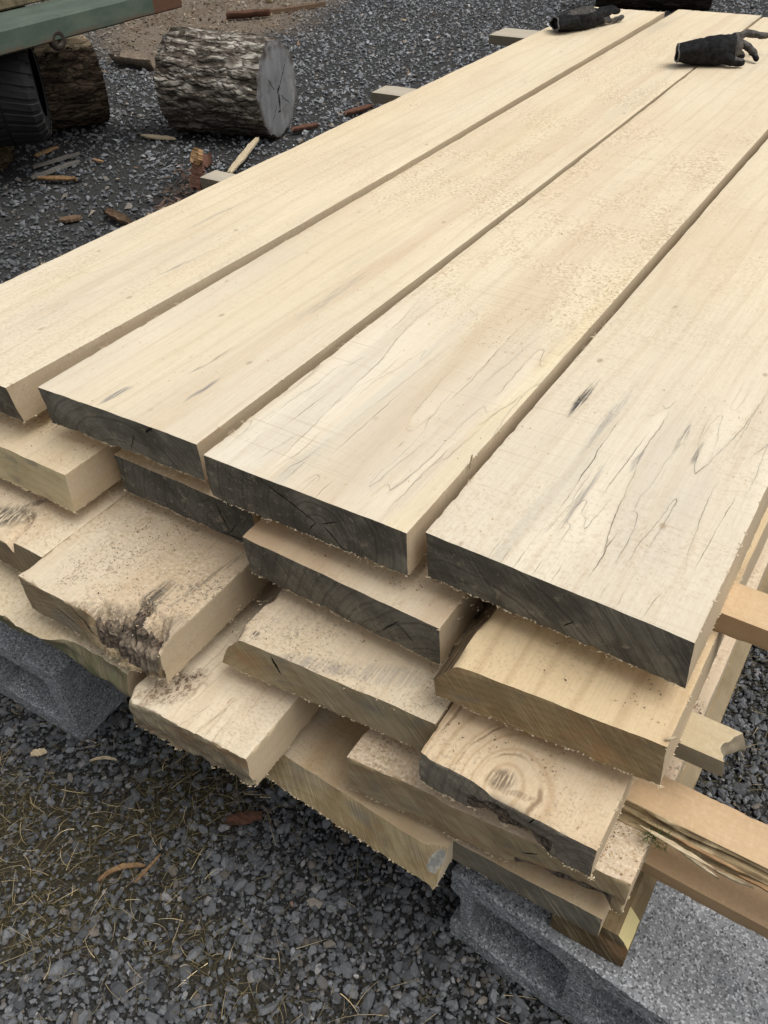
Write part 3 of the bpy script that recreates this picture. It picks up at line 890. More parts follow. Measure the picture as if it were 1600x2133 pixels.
# --- loose boards below the fourth layer
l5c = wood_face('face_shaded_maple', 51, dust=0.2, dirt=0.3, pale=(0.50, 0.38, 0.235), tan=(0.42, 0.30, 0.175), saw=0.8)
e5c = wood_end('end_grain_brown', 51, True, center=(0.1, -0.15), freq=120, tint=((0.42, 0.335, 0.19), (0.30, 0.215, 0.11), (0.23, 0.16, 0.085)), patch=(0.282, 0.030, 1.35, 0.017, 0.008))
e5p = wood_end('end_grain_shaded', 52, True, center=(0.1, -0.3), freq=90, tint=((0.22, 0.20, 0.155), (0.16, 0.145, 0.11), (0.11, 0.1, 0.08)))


def d5c(V, P):
    x, y, z = V.T
    P[:, 1] += sstep(0.06, 0.0, y) * 0.012 * (1 - x / 0.3)
    k = sstep(0.262, 0.29, x) * sstep(0.03, 0.0, y)
    P[:, 1] += k * 0.012 * (z / T5)
    return P


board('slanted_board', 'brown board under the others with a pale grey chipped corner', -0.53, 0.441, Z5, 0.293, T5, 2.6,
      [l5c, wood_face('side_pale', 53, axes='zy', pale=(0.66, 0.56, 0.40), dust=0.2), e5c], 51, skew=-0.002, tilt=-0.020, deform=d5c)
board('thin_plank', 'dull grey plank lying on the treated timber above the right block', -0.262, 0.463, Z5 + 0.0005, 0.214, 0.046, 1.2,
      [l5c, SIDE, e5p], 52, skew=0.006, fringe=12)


def plain_timber(name, label, loc, size, mat_top, mat_end, seed, yaw=0, cat='timber', chamf=0.0, group=None, dx=0.008, deform=None, rough=1.0,
                 length_axis='y', wane=None):
    """a squared stick along local y"""
    w, L, t = size
    V, P, Q, f = board_mesh(w, t, L, seed, dx, min(L, 0.45), rough=rough)
    if deform: P = deform(V, P)
    mi = np.where(f <= 1, 0, np.where(f <= 3, 1, 2))
    if wane is not None:
        mi = np.where(wane(V[Q].mean(1), f), 3, mi)
    o = mesh_obj(name, P, Q, mat_top, None, mi, math.radians(40), loc)
    o.rotation_euler = (0, 0, yaw)
    tag(o, label, cat, group)
    return o


# treated timber on the right block
tt = wood_face('treated_timber_face', 61, pale=(0.15, 0.11, 0.055), tan=(0.10, 0.073, 0.038), white=(0.17, 0.13, 0.07), dust=0.1, dots=0, stain=0.1)
te = wood_end('treated_timber_end', 61, True, center=(0.05, -0.03), freq=150, tint=((0.135, 0.095, 0.045), (0.10, 0.07, 0.033), (0.065, 0.045, 0.022)))
ty = wood_face('treated_timber_split', 62, pale=(0.62, 0.54, 0.27), tan=(0.52, 0.43, 0.2), dust=0.1, dots=0, stain=0.05)
TBW = 0.095


def d_tim(V, P):
    cw = 0.016
    lim = 0.0715 - (0.0715 - 0.05) * np.clip((V[:, 0] - (TBW - cw)) / cw, 0, 1)
    P[:, 2] = np.minimum(P[:, 2], lim + 0.001 * fbm(V * 60, 2, 3))
    return P


plain_timber('treated_timber', 'squared olive-brown treated timber resting on the right concrete block', (-0.108, 0.484, zu(-1.82) + 0.001), (TBW, 1.1, 0.0715),
             [tt, te, tt, ty], te, 61, cat='timber', deform=d_tim,
             wane=lambda c, f: (f == 0) & (c[:, 0] > TBW - 0.015) & (c[:, 1] < 0.05 + 0.02 * fbm(c * 90, 2, 4)))
plain_timber('treated_timber', 'squared timber under the mossy board on the left concrete block', (-1.02, 0.47, zu(-1.82) + 0.001), (0.095, 1.1, 0.0715),
             [tt, te, tt, ty], te, 63, cat='timber')
plain_timber('treated_timber', 'flat plank wedged over the timber under the mossy board', (-1.10, 0.48, zu(-1.70) + 0.001), (0.25, 1.0, 0.067),
             [tt, te, tt, ty], te, 64, cat='timber')

# stickers (local y of the stick runs along world -x ... +x by a quarter turn)
s_orange = wood_face('sticker_face_orange', 71, pale=(0.66, 0.475, 0.29), tan=(0.56, 0.38, 0.21), white=(0.72, 0.56, 0.37), dust=0.2, dots=0.2, stain=0.05, saw=0.5, warm=0.3)
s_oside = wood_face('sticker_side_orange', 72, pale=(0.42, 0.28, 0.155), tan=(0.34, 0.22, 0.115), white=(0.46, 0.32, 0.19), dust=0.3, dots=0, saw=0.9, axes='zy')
s_grey = wood_face('sticker_face_grey', 73, pale=(0.46, 0.42, 0.34), tan=(0.38, 0.34, 0.27), white=(0.55, 0.50, 0.41), dust=0.2, dots=0.2, stain=0.3)
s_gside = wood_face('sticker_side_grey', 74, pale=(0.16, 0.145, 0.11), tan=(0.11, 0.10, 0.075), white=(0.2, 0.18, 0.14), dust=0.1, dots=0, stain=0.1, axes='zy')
s_yel = wood_face('sticker_face_weathered', 75, pale=(0.52, 0.43, 0.275), tan=(0.42, 0.34, 0.2), white=(0.58, 0.51, 0.36), dust=0.3, dirt=0.4, dots=0.2, stain=0.3)
SG = 'stickers between the board layers'


def sticker(name, label, xr, yfront, zb, length, width, thick, mats, seed, rot=0.0, deform=None, dx=0.006, wane=None):
    """xr: right end; stick runs towards -x; its near face at y = yfront"""
    V, P, Q, f = board_mesh(width, thick, length, seed, dx, min(length, 0.4), rough=1.0)
    if deform: P = deform(V, P)
    mi = np.where(f <= 1, 0, 1)
    if wane is not None: mi = np.where(wane(V[Q].mean(1), f), 2, mi)
    o = mesh_obj(name, P, Q, mats, None, mi, math.radians(40), (xr, yfront, zb))
    o.rotation_euler = (0, 0, H + rot)    # local y -> -x ; local x -> +y
    tag(o, label, 'sticker', SG)
    return o


TS1 = 0.05 * U - 0.0006
sticker('sticker', 'orange stick poking out right beneath the broad spalted top board', 0.22, 0.679, Z2 + T2 + 0.0003, 1.60, 0.053, TS1, [s_orange, s_oside], 71, rot=-0.02)
sticker('sticker', 'grey stick end with red bark leaning on it at the left of the pile', 0.15, 1.43, Z2 + T2 + 0.0003, 1.60, 0.055, TS1, [s_grey, s_gside], 72)
sticker('sticker', 'grey stick end halfway along the left side of the pile', 0.15, 2.205, Z2 + T2 + 0.0003, 1.635, 0.085, TS1, [s_grey, s_gside], 73)
sticker('sticker', 'grey stick end near the far left corner of the pile, toward the folded glove', 0.15, 3.0, Z2 + T2 + 0.0003, 1.66, 0.125, TS1, [s_grey, s_gside], 74)


def d_s2(V, P):     # snapped end
    k = sstep(0.02, 0.0, V[:, 1])
    P[:, 1] += k * (0.006 + 0.012 * fbm(np.stack([V[:, 0] * 75, V[:, 2] * 40, V[:, 0] * 0], 1), 3, 4)) + k * 0.010 * np.sin(V[:, 0] * 90)
    return P


sticker('sticker', 'short weathered stick with a snapped end under the honey-coloured board', 0.016, 0.580, Z3 + T3 + 0.0003, 0.5, 0.046, (0.152 * U - T2) - 0.0006,
        [s_yel, s_gside], 75, rot=0.015, deform=d_s2, dx=0.004)


def d_s3(V, P):     # long splintered near face
    x, y, z = V.T
    T = 0.029
    f = fbm(np.stack([y * 7, z * 260, x * 0], 1), 3, 6)
    f2 = fbm(np.stack([y * 3, z * 60, x * 0], 1), 2, 7)
    k = sstep(0.012, 0.0, x)
    P[:, 0] += k * (0.010 + 0.012 * f + 0.008 * f2) * (1 - 0.55 * z / T * 0) - k * 0.006 * (1 - z / T)
    edge = sstep(0.02, 0.0, x) * sstep(0.5, 1, z / T)
    P[:, 2] -= edge * (0.003 + 0.004 * f2)
    return P


splint = wood_wane('splintered_fibre', 12, (0.50, 0.385, 0.22), (0.15, 0.105, 0.06), (0.66, 0.54, 0.34))
torn = sticker('sticker', 'orange stick with a splintered mossy front edge, sticking out right of the swirl-grain board', 0.30, 0.537, Z4 + T4 + 0.0003, 0.8, 0.060, 0.0295,
        [s_orange, s_oside, splint], 76, deform=d_s3, dx=0.0035, wane=lambda c, f: (f == 4) | ((f == 0) & (c[:, 0] < 0.012)))
sticker('sticker', 'lowest orange stick crossing over the right concrete block', 0.32, 0.538, Z5 + T5 + 0.0003, 0.8, 0.043, 0.022, [s_orange, s_oside], 77, rot=-0.02)


# ------------------------------------------------------------------ concrete blocks
def concrete(name, seed):
    N = NT(name, 0.9, 0.15)
    so = (seed * 1.3, seed * 2.1, seed)
    cell = N.voro(N.co, 430, so, out='Color')
    cs = N.sep(cell)
    big = N.noise(N.co, 12, so, 4, 0.6)
    fine = N.noise(N.co, 190, so, 3, 0.7)
    c = N.mix(N.ss(big, 0.35, 0.7), (0.235, 0.245, 0.258), (0.325, 0.337, 0.352))
    c = N.mix(N.ss(N.noise(N.co, (5, 5, 9), so, 4, 0.65), 0.5, 0.7, 0, 0.5), c, (0.17, 0.165, 0.155))
    c = N.mix(N.ss(cs[0], 0.66, 0.88, 0, 0.75), c, (0.58, 0.595, 0.615))
    c = N.mix(N.ss(cs[1], 0.76, 0.92, 0, 0.75), c, (0.08, 0.084, 0.09))
    pit = N.ss(fine, 0.42, 0.3)
    c = N.mix(N.mul(pit, 0.75), c, (0.07, 0.075, 0.08))
    h = N.add(N.sub(fine, N.mul(pit, 0.6)), N.mul(cs[0], 0.35))
    return N.done(c, h, 0.003, 0.8)


CONC = concrete('concrete', 3)


def block(name, label, loc, yaw, L=0.392, D=0.193, Hh=0.1897, ears=True):
    """hollow block laid on its side: core openings face -y; origin at its near left bottom corner"""
    bm = bmesh.new()
    sh, web = 0.034, 0.031
    pts = []
    if ears:
        outer = [(0, 0), (L, 0), (L, 0.05), (L - 0.016, 0.062), (L - 0.016, Hh - 0.062), (L, Hh - 0.05), (L, Hh), (0, Hh), (0, Hh - 0.05),
                 (0.016, Hh - 0.062), (0.016, 0.062), (0, 0.05)]
    else:
        outer = [(0, 0), (L, 0), (L, Hh), (0, Hh)]
    cw = (L - 3 * web - 0.01) / 2
    holes = []
    for k in range(2):
        x0 = web + 0.003 + k * (cw + web + 0.004)
        x1, z0, z1 = x0 + cw, sh, Hh - sh
        r = 0.022
        loop = []
        for (cx, cz, a0) in ((x1 - r, z0 + r, -H), (x1 - r, z1 - r, 0), (x0 + r, z1 - r, H), (x0 + r, z0 + r, PI)):
            for s in range(4):
                a = a0 + s / 3 * H
                loop.append((cx + r * math.cos(a), cz + r * math.sin(a)))
        holes.append(loop[::-1])
    bm.free()

    def prism(loop, y0, y1):
        k = len(loop)
        V = [(x, y0, z) for x, z in loop] + [(x, y1, z) for x, z in loop]
        F = [list(range(k)), list(range(k, 2 * k))[::-1]] + [[(i + 1) % k, i, k + i, k + (i + 1) % k] for i in range(k)]
        b2 = bmesh.new()
        vs = [b2.verts.new(v) for v in V]
        for f in F: b2.faces.new([vs[i] for i in f])
        bmesh.ops.recalc_face_normals(b2, faces=b2.faces)
        me = bpy.data.meshes.new('tmp')
        b2.to_mesh(me)
        b2.free()
        o = bpy.data.objects.new('tmp', me)
        return link(o)
    tmp = prism(outer, 0, D)
    cut = [prism(h, -0.02, D + 0.02) for h in holes]
    for c_ in cut:
        mb_ = tmp.modifiers.new('b', 'BOOLEAN')
        mb_.operation = 'DIFFERENCE'
        mb_.solver = 'EXACT'
        mb_.object = c_
    md = tmp.modifiers.new('r', 'REMESH')
    md.mode = 'VOXEL'
    md.voxel_size = 0.0032
    sm = tmp.modifiers.new('s', 'SMOOTH')
    sm.factor = 0.5
    sm.iterations = 1
    dg = bpy.context.evaluated_depsgraph_get()
    ev = tmp.evaluated_get(dg)
    me2 = bpy.data.meshes.new_from_object(ev)
    bpy.data.objects.remove(tmp)
    for c_ in cut: bpy.data.objects.remove(c_)
    n = len(me2.vertices)
    co = np.empty(n * 3)
    nr = np.empty(n * 3)
    me2.vertices.foreach_get('co', co)
    me2.vertices.foreach_get('normal', nr)
    co, nr = co.reshape(-1, 3), nr.reshape(-1, 3)
    d = 0.0012 * fbm(co * 150, 3, 5) + 0.0007 * fbm(co * 22, 3, 9) - 0.0045 * np.clip(fbm(co * 95, 2, 31) - 0.30, 0, 1)
    chipn = np.clip(fbm(co * 45, 3, 15) - 0.32, 0, 1) * 0.004
    co = co + nr * (d - chipn)[:, None]
    me2.vertices.foreach_set('co', co.ravel())
    me2.materials.clear()
    me2.materials.append(CONC)
    me2.polygons.foreach_set('use_smooth', np.ones(len(me2.polygons), bool))
    me2.update()
    o = bpy.data.objects.new(name, me2)
    o.location = loc
    o.rotation_euler = (0, 0, yaw)
    link(o)
    return tag(o, label, 'concrete block', 'concrete blocks under the stack')


block('concrete_block', 'hollow concrete block at the lower right under the treated timber', (-0.248, 0.483, 0.0), -0.09)
block('concrete_block', 'hollow concrete block at the left below the mossy board', (-1.36, 0.415, 0.0), 0.03, ears=False)


# ------------------------------------------------------------------ ground
def gh(x, y):
    return 0.010 * fbm(np.stack([x * 1.3, y * 1.3, x * 0], -1), 3, 77) - 0.006


def dirt_amt(x, y):
    """1 on the bark-strewn earth behind the logs, 0 on the crushed stone"""
    edge = -4.25 - 0.30 * np.clip(y - 5.3, 0, 9)
    n = 0.5 * fbm(np.stack([x * 1.1, y * 1.1, x * 0], -1), 3, 31)
    return sstep(0.30, -0.30, (x - edge) + n) * sstep(-0.25, 0.35, (y - 4.05) + n + 0.5 * (x + 4.6))


def moss_amt(x, y):
    """where fines, moss and dead grass cover the near stone"""
    cl = fbm(np.stack([x * 4.2, y * 4.2, x * 0], 1), 4, 55)
    left = sstep(-0.5, -0.95, x) * sstep(0.75, 0.3, y)
    return sstep(0.05, 0.42, cl + 0.30 * left - 0.06) * (y < 1.6) * (np.hypot(x, y) < 2.0) * (1 - 0.75 * sstep(-0.2, 0.02, x))


N = NT('crushed_stone_bed', 0.95, 0.1)
px_ = N.sep(N.co)
n1 = N.noise(N.co, 140, detail=4, rough=0.7)
n2 = N.noise(N.co, 3.0, detail=4)
dcol = N.sep(N.attr('tint'))
cst = N.mix(N.ss(n1, 0.35, 0.7), (0.028, 0.028, 0.027), (0.085, 0.086, 0.086))
moss = N.mul(dcol[1], N.ss(N.noise(N.co, 40, detail=4, rough=0.65), 0.35, 0.6, 0.45, 1.0))
cst = N.mix(moss, cst, N.mix(N.noise(N.co, 90, detail=3), (0.035, 0.031, 0.018), (0.095, 0.08, 0.05)))
ear = N.mix(N.ss(n1, 0.3, 0.7), (0.13, 0.107, 0.083), (0.25, 0.205, 0.158))
ear = N.mix(N.ss(n2, 0.45, 0.7, 0, 0.6), ear, (0.13, 0.095, 0.065))
M_GROUND = N.done(N.mix(dcol[0], cst, ear), n1, 0.01, 0.9)


def ground():
    xs = np.concatenate([np.linspace(-120, -9, 14), np.linspace(-8.5, 2, 260), np.linspace(2.5, 120, 14)])
    ys = np.concatenate([np.linspace(-120, -1.5, 12), np.linspace(-1, 9, 240), np.linspace(9.5, 150, 16)])
    X, Y = np.meshgrid(xs, ys, indexing='ij')
    Zz = gh(X.ravel(), Y.ravel()) - 0.004
    V = np.stack([X.ravel(), Y.ravel(), Zz], 1)
    nx, ny = len(xs), len(ys)
    a, b = np.meshgrid(np.arange(nx - 1), np.arange(ny - 1), indexing='ij')
    a, b = a.ravel(), b.ravel()
    F = np.stack([a * ny + b, (a + 1) * ny + b, (a + 1) * ny + b + 1, a * ny + b + 1], 1)
    dm = dirt_amt(V[:, 0], V[:, 1])
    o = mesh_obj('ground', V, F, M_GROUND, smooth=3.2, colors=np.stack([dm, moss_amt(V[:, 0], V[:, 1]), dm], 1))
    tag(o, kind='structure')


ground()

N = NT('crushed_stone', 0.85, 0.2)
tn = N.attr('tint')
nn = N.noise(N.co, 240, detail=3, rough=0.6)
M_STONE = N.done(N.mix(N.ss(nn, 0.35, 0.7, 0, 0.45), tn, N.hsv(tn, 0.55, 1.0)), nn, 0.0012, 0.6)

ICO_V = None


def ico():
    bm = bmesh.new()
    bmesh.ops.create_icosphere(bm, subdivisions=1, radius=1)
    V = np.array([v.co[:] for v in bm.verts])
    F = np.array([[v.index for v in f.verts] for f in bm.faces])
    bm.free()
    return V, F


def octa():
    V = np.array([[1, 0, 0], [-1, 0, 0], [0, 1, 0], [0, -1, 0], [0, 0, 1], [0, 0, -1]], float)
    F = np.array([[0, 2, 4], [2, 1, 4], [1, 3, 4], [3, 0, 4], [2, 0, 5], [1, 2, 5], [3, 1, 5], [0, 3, 5]])
    return V, F


def stones(C, R, base, seed):
    r = np.random.default_rng(seed)
    V0, F0 = base
    n, k = len(C), len(V0)
    S = np.stack([r.uniform(0.8, 1.45, n), r.uniform(0.65, 1.05, n), r.uniform(0.42, 0.8, n)], 1)
    V = V0[None] * r.uniform(0.72, 1.2, (n, k, 1)) * S[:, None, :]
    a, b, g = r.uniform(0, 2 * np.pi, n), r.normal(0, 0.4, n), r.normal(0, 0.4, n)

    def rot(V, i, j, t):
        c, s = np.cos(t)[:, None], np.sin(t)[:, None]
        vi, vj = V[..., i] * c - V[..., j] * s, V[..., i] * s + V[..., j] * c
        V = V.copy()
        V[..., i], V[..., j] = vi, vj
        return V
    V = rot(rot(rot(V, 0, 2, b), 1, 2, g), 0, 1, a)
    V = V * R[:, None, None] + C[:, None]
    F = (F0[None] + k * np.arange(n)[:, None, None]).reshape(-1, 3)
    return V.reshape(-1, 3), F, k


def scatter(n, x0, x1, y0, y1, zmin, zmax, margin=1.45):
    x, y = rng.uniform(x0, x1, n), rng.uniform(y0, y1, n)
    ok, d = in_view(np.stack([x, y, np.zeros(n)], 1), margin)
    under = (x > -1.2) & (x < -0.08) & (y > 0.85) & (y < 3.2)
    ok &= ~under & (d > zmin) & (d <= zmax)
    return x[ok], y[ok], d[ok]


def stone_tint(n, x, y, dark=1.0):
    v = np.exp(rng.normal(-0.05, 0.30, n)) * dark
    v = v * (1.3 + 0.9 * sstep(2.0, 3.8, y))       # lighter towards larger y, away from the pile
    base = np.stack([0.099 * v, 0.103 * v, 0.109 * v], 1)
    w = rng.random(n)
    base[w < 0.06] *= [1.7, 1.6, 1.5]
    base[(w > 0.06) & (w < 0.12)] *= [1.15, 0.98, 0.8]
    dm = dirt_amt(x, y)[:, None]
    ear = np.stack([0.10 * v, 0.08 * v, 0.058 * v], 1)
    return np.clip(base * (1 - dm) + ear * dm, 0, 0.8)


def gravel():
    parts_V, parts_F, cols, off = [], [], [], 0
    jobs = [  # count, region, depth band, mean radius, base, lift, darkness
        (150000, (-1.9, 1.2, -0.45, 2.0), (0.2, 1.8), 0.0046, ico(), 0.001),
        (100000, (-1.9, 1.2, -0.45, 2.0), (0.2, 1.8), 0.0024, octa(), 0.002),
        (90000, (-4.2, 1.9, 0.5, 4.2), (1.75, 3.4), 0.0068, octa(), 0.001),
        (112000, (-9, 2.6, 2.0, 9.5), (3.4, 9.5), 0.0092, octa(), 0.001)]
    for ji, (n, reg, band, rad, base, lift) in enumerate(jobs):
        x, y, d = scatter(n, *reg, *band)
        n = len(x)
        keep = rng.random(n) > np.maximum(0.72 * dirt_amt(x, y), (0.35 if rad < 0.003 else 0.6) * moss_amt(x, y))
        x, y = x[keep], y[keep]
        n = len(x)
        R = rad * np.exp(rng.normal(-0.12, 0.42, n))
        R = np.clip(R, 0.0012, 0.019)
        z = gh(x, y) + R * rng.uniform(-0.15, 0.45, n) + lift
        V, F, k = stones(np.stack([x, y, z], 1), R, base, 100 + ji)
        parts_V.append(V)
        parts_F.append(F + off)
        off += len(V)
        # one tint per stone, lighter away from the pile
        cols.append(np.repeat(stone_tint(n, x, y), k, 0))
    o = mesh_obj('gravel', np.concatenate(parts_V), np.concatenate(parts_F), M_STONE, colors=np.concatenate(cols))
    tag(o, 'dark blue-grey crushed stone covering the yard', 'gravel', kind='stuff')


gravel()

def grass():
    x, y, d = scatter(120000, -1.7, 0.7, -0.1, 1.8, 0.2, 1.9)
    cl = moss_amt(x, y)
    keep = rng.random(len(x)) < 0.42 * cl + 0.05
    x, y, cl = x[keep], y[keep], cl[keep]
    n = len(x)
    C = np.stack([x, y, gh(x, y) + rng.uniform(0.002, 0.010, n)], 1)
    v = np.exp(rng.normal(0, 0.4, (n, 1)))
    pale = rng.random((n, 1)) < 0.22
    col = np.where(pale, np.array([[0.36, 0.29, 0.17]]) * v, np.array([[0.12, 0.10, 0.05]]) * v)
    V1, F1, c1 = strands(C, rng.uniform(0.012, 0.05, n), rng.uniform(0.0003, 0.0006, n), col, 5)
    # a few long bleached straws
    x, y, d = scatter(220, -1.6, 0.6, 0.0, 1.6, 0.2, 1.9)
    n = len(x)
    C = np.stack([x, y, gh(x, y) + 0.010], 1)
    col = np.array([[0.46, 0.38, 0.24]]) * np.exp(rng.normal(-0.25, 0.35, (n, 1)))
    V2, F2, c2 = strands(C, rng.uniform(0.03, 0.13, n), rng.uniform(0.0004, 0.0007, n), col, 6, 0.5, 0.15)
    o = mesh_obj('dry_grass', np.concatenate([V1, V2]), np.concatenate([F1, F2 + len(V1)]), M_GRASS, colors=np.concatenate([c1, c2]))
    tag(o, 'thin dry grass and straw lying over the crushed stone', 'grass', kind='stuff')


grass()


# bark litter on the earth behind the logs, plus scattered crumbs on the stone
def litter():
    x, y, d = scatter(60000, -9, 1.0, 0.3, 9.5, 0.6, 9.5)
    keep = rng.random(len(x)) < 0.012 + 0.30 * dirt_amt(x, y)
    x, y = x[keep], y[keep]
    n = len(x)
    C = np.stack([x, y, gh(x, y) + 0.008], 1)
    V, F = chips(C, rng.uniform(0.003, 0.016, n) * np.clip(np.hypot(x, y) / 4.0, 0.2, 1.0), 2.2, 9, 0.3)
    pal = np.array([[0.20, 0.15, 0.105], [0.13, 0.10, 0.075], [0.29, 0.23, 0.165], [0.18, 0.115, 0.08], [0.24, 0.205, 0.165]])
    col = np.repeat(pal[rng.integers(0, 5, n)] * np.exp(rng.normal(0, 0.25, (n, 1))), 5, 0)
    o = mesh_obj('bark_litter', V, F, M_GRASS, colors=col)
    tag(o, 'brown bark and wood crumbs strewn over the earth behind the logs', 'bark litter', kind='stuff')


litter()


# sawdust crumbs lying on the boards
def sawdust():
    spots = [(-0.875, -0.62, 0.40, 0.70, Z3 + T3, 900), (-0.58, -0.28, 0.47, 0.60, Z3 + T3, 250), (-0.27, -0.08, 0.45, 0.56, Z3 + T3, 150),
             (-0.10, -0.035, 0.48, 0.75, Z4 + T4, 700), (-1.165, -0.88, 0.45, 0.62, Z3 + T3, 250), (-0.58, -0.30, 0.56, 0.62, Z2 + T2, 200),
             (-1.16, -0.88, 0.52, 0.70, Z2 + T2, 250), (-0.29, -0.05, 0.54, 0.62, Z2 + T2, 160),
             (-0.64, -0.36, 0.95, 1.9, Z1 + T1, 1700), (-0.94, -0.67, 1.2, 2.6, Z1 + T1, 1200), (-0.94, -0.67, 0.57, 1.2, Z1 + T1, 350), (-1.25, -0.99, 0.6, 3.0, Z1 + T1, 500),
             (-0.64, -0.36, 0.58, 0.95, Z1 + T1, 150), (-0.34, -0.06, 0.6, 2.2, Z1 + T1, 350)]
    Vs, Fs, cs, off = [], [], [], 0
    for i, (x0, x1, y0, y1, z, n) in enumerate(spots):
        x, y = rng.uniform(x0, x1, n * 3), rng.uniform(y0, y1, n * 3)
        k = np.argsort(-fbm(np.stack([x * 16, y * 14, x * 0 + i], 1), 4, 21, 0.7) - rng.normal(0, 0.10, 3 * n))[:n]
        x, y = x[k], y[k]
        V, F = chips(np.stack([x, y, np.full(n, z + 0.0006)], 1), rng.uniform(0.0004, 0.0012, n) * (0.85 if z > 0.65 else 1.0), 1.7, 300 + i, 0.5)
        pal = np.array([[0.62, 0.47, 0.28], [0.50, 0.36, 0.20], [0.75, 0.62, 0.42], [0.22, 0.16, 0.10], [0.10, 0.08, 0.06]])
        p = [0.42, 0.24, 0.30, 0.035, 0.005] if z > Z2 + T2 + 0.01 else [0.25, 0.22, 0.13, 0.2, 0.2]
        cs.append(np.repeat(pal[rng.choice(5, n, p=p)], 5, 0))
        Vs.append(V)
        Fs.append(F + off)
        off += len(V)
    o = mesh_obj('sawdust', np.concatenate(Vs), np.concatenate(Fs), M_GRASS, colors=np.concatenate(cs))
    tag(o, 'loose sawdust crumbs lying on the boards', 'sawdust', kind='stuff')


sawdust()


# ------------------------------------------------------------------ logs
def bark(name, seed, a, b, hi, hiamt, bare=False):
    N = NT(name, 0.95, 0.08)
    so = (seed, seed * 2.0, seed * 0.3)
    f = N.noise(N.co, (9, 32, 32), so, 6, 0.66, 0.2)
    g = N.noise(N.co, 22, so, 4)
    c = N.mix(N.ss(f, 0.38, 0.62), b, a)
    z = N.sep(N.co)[2]
    c = N.mix(N.mul(N.ss(f, 0.44, 0.66), N.mul(N.ss(g, 0.28, 0.58, 0, hiamt), N.ss(z, 0.10, 0.33, 0.15, 1.0))), c, hi)  # pale plates fade downwards: the log's shaded underside is painted into the bark colour
    c = N.mix(N.ss(N.noise(N.co, 14, (seed, 3, 1), 3), 0.56, 0.7, 0, 0.4), c, (0.07, 0.072, 0.045))
    wv = N.vadd(N.co, N.comb(N.mul(N.sub(N.noise(N.co, 18, detail=3), 0.5), 0.06), N.mul(N.sub(N.noise(N.co, 20, (4, 1, 2), 3), 0.5), 0.04), N.mul(N.sub(N.noise(N.co, 20, (1, 7, 2), 3), 0.5), 0.04)))
    fis = N.voro(wv, (9, 34, 34), so, 'DISTANCE_TO_EDGE')
    c = N.mix(N.ss(fis, 0.09, 0.01, 0, 0.7), c, (0.04, 0.033, 0.027))
    f = N.add(f, N.mul(N.ss(fis, 0.0, 0.22), 0.9))
    if bare:
        ob = N.sep(N.co)
        c = N.mix(N.mul(N.ss(N.add(z, N.mul(N.sub(g, 0.5), 0.05)), 0.366, 0.378), N.ss(ob[0], -0.42, -0.40)), c, (0.66, 0.52, 0.34))
    return N.done(c, f, 0.012, 0.9)


def log(name, label, c0, az, L, r0, r1, mb, me_, seed, bark_amp=0.014, nl=150, na=150, group='logs lying in the yard', check=True):
    """c0: centre of the near end (m); the log runs from c0 along -direction(az)"""
    root = empty(name, (c0[0], c0[1], 0), az)
    tag(root, label, 'log', group)
    s = np.linspace(0, -L, nl)
    a = np.linspace(0, 2 * np.pi, na, endpoint=False)
    S, A = np.meshgrid(s, a, indexing='ij')
    R = r0 + (r1 - r0) * (-S / L)
    P0 = np.stack([S * 9, np.cos(A) * 3.2, np.sin(A) * 3.2], -1)
    big = fbm(np.stack([S * 2.0, np.cos(A) * 0.9, np.sin(A) * 0.9], -1), 3, seed)
    ridg = 1 - np.abs(fbm(np.stack([S * 5, np.cos(A) * 4.6, np.sin(A) * 4.6], -1), 4, seed + 4)) * 2
    plate = fbm(np.stack([S * 11, np.cos(A) * 8, np.sin(A) * 8], -1), 3, seed + 9)
    R = R * (1 + 0.045 * big) + bark_amp * (np.clip(ridg, 0, 1) ** 2 - 0.6) + bark_amp * 0.7 * plate
    zc = r0 + (r1 - r0) * (-S / L)
    V = np.stack([S, R * np.cos(A), zc + R * np.sin(A)], -1).reshape(-1, 3)
    i, j = np.meshgrid(np.arange(nl - 1), np.arange(na), indexing='ij')
    i, j = i.ravel(), j.ravel()
    j2 = (j + 1) % na
    F = np.stack([i * na + j, i * na + j2, (i + 1) * na + j2, (i + 1) * na + j], 1)
    mesh_obj('bark', V, F, mb, root, smooth=3.2)
    for e, (row, sgn) in enumerate(((0, 1), (nl - 1, -1))):
        ring = V.reshape(nl, na, 3)[row]
        cen = np.array([ring[0, 0], 0, zc[row, 0]])
        lev = np.array([1.0, 0.97, 0.8, 0.6, 0.4, 0.2, 0.02])
        VV = cen + (ring - cen)[None] * lev[:, None, None]
        VV[..., 0] += sgn * (0.004 * np.minimum(1, (1 - lev) * 12)[:, None] + 0.003 * fbm(VV * [1, 14, 14], 2, seed))
        VV = VV.reshape(-1, 3)
        a_, b_ = np.meshgrid(np.arange(len(lev) - 1), np.arange(na), indexing='ij')
        a_, b_ = a_.ravel(), b_.ravel()
        b2 = (b_ + 1) % na
        FF = np.stack([a_ * na + b_, (a_ + 1) * na + b_, (a_ + 1) * na + b2, a_ * na + b2], 1)
        if sgn < 0: FF = FF[:, ::-1]
        cap = np.concatenate([FF, ])
        mesh_obj('cut_end', VV, cap, me_, root, smooth=3.2)
    return root


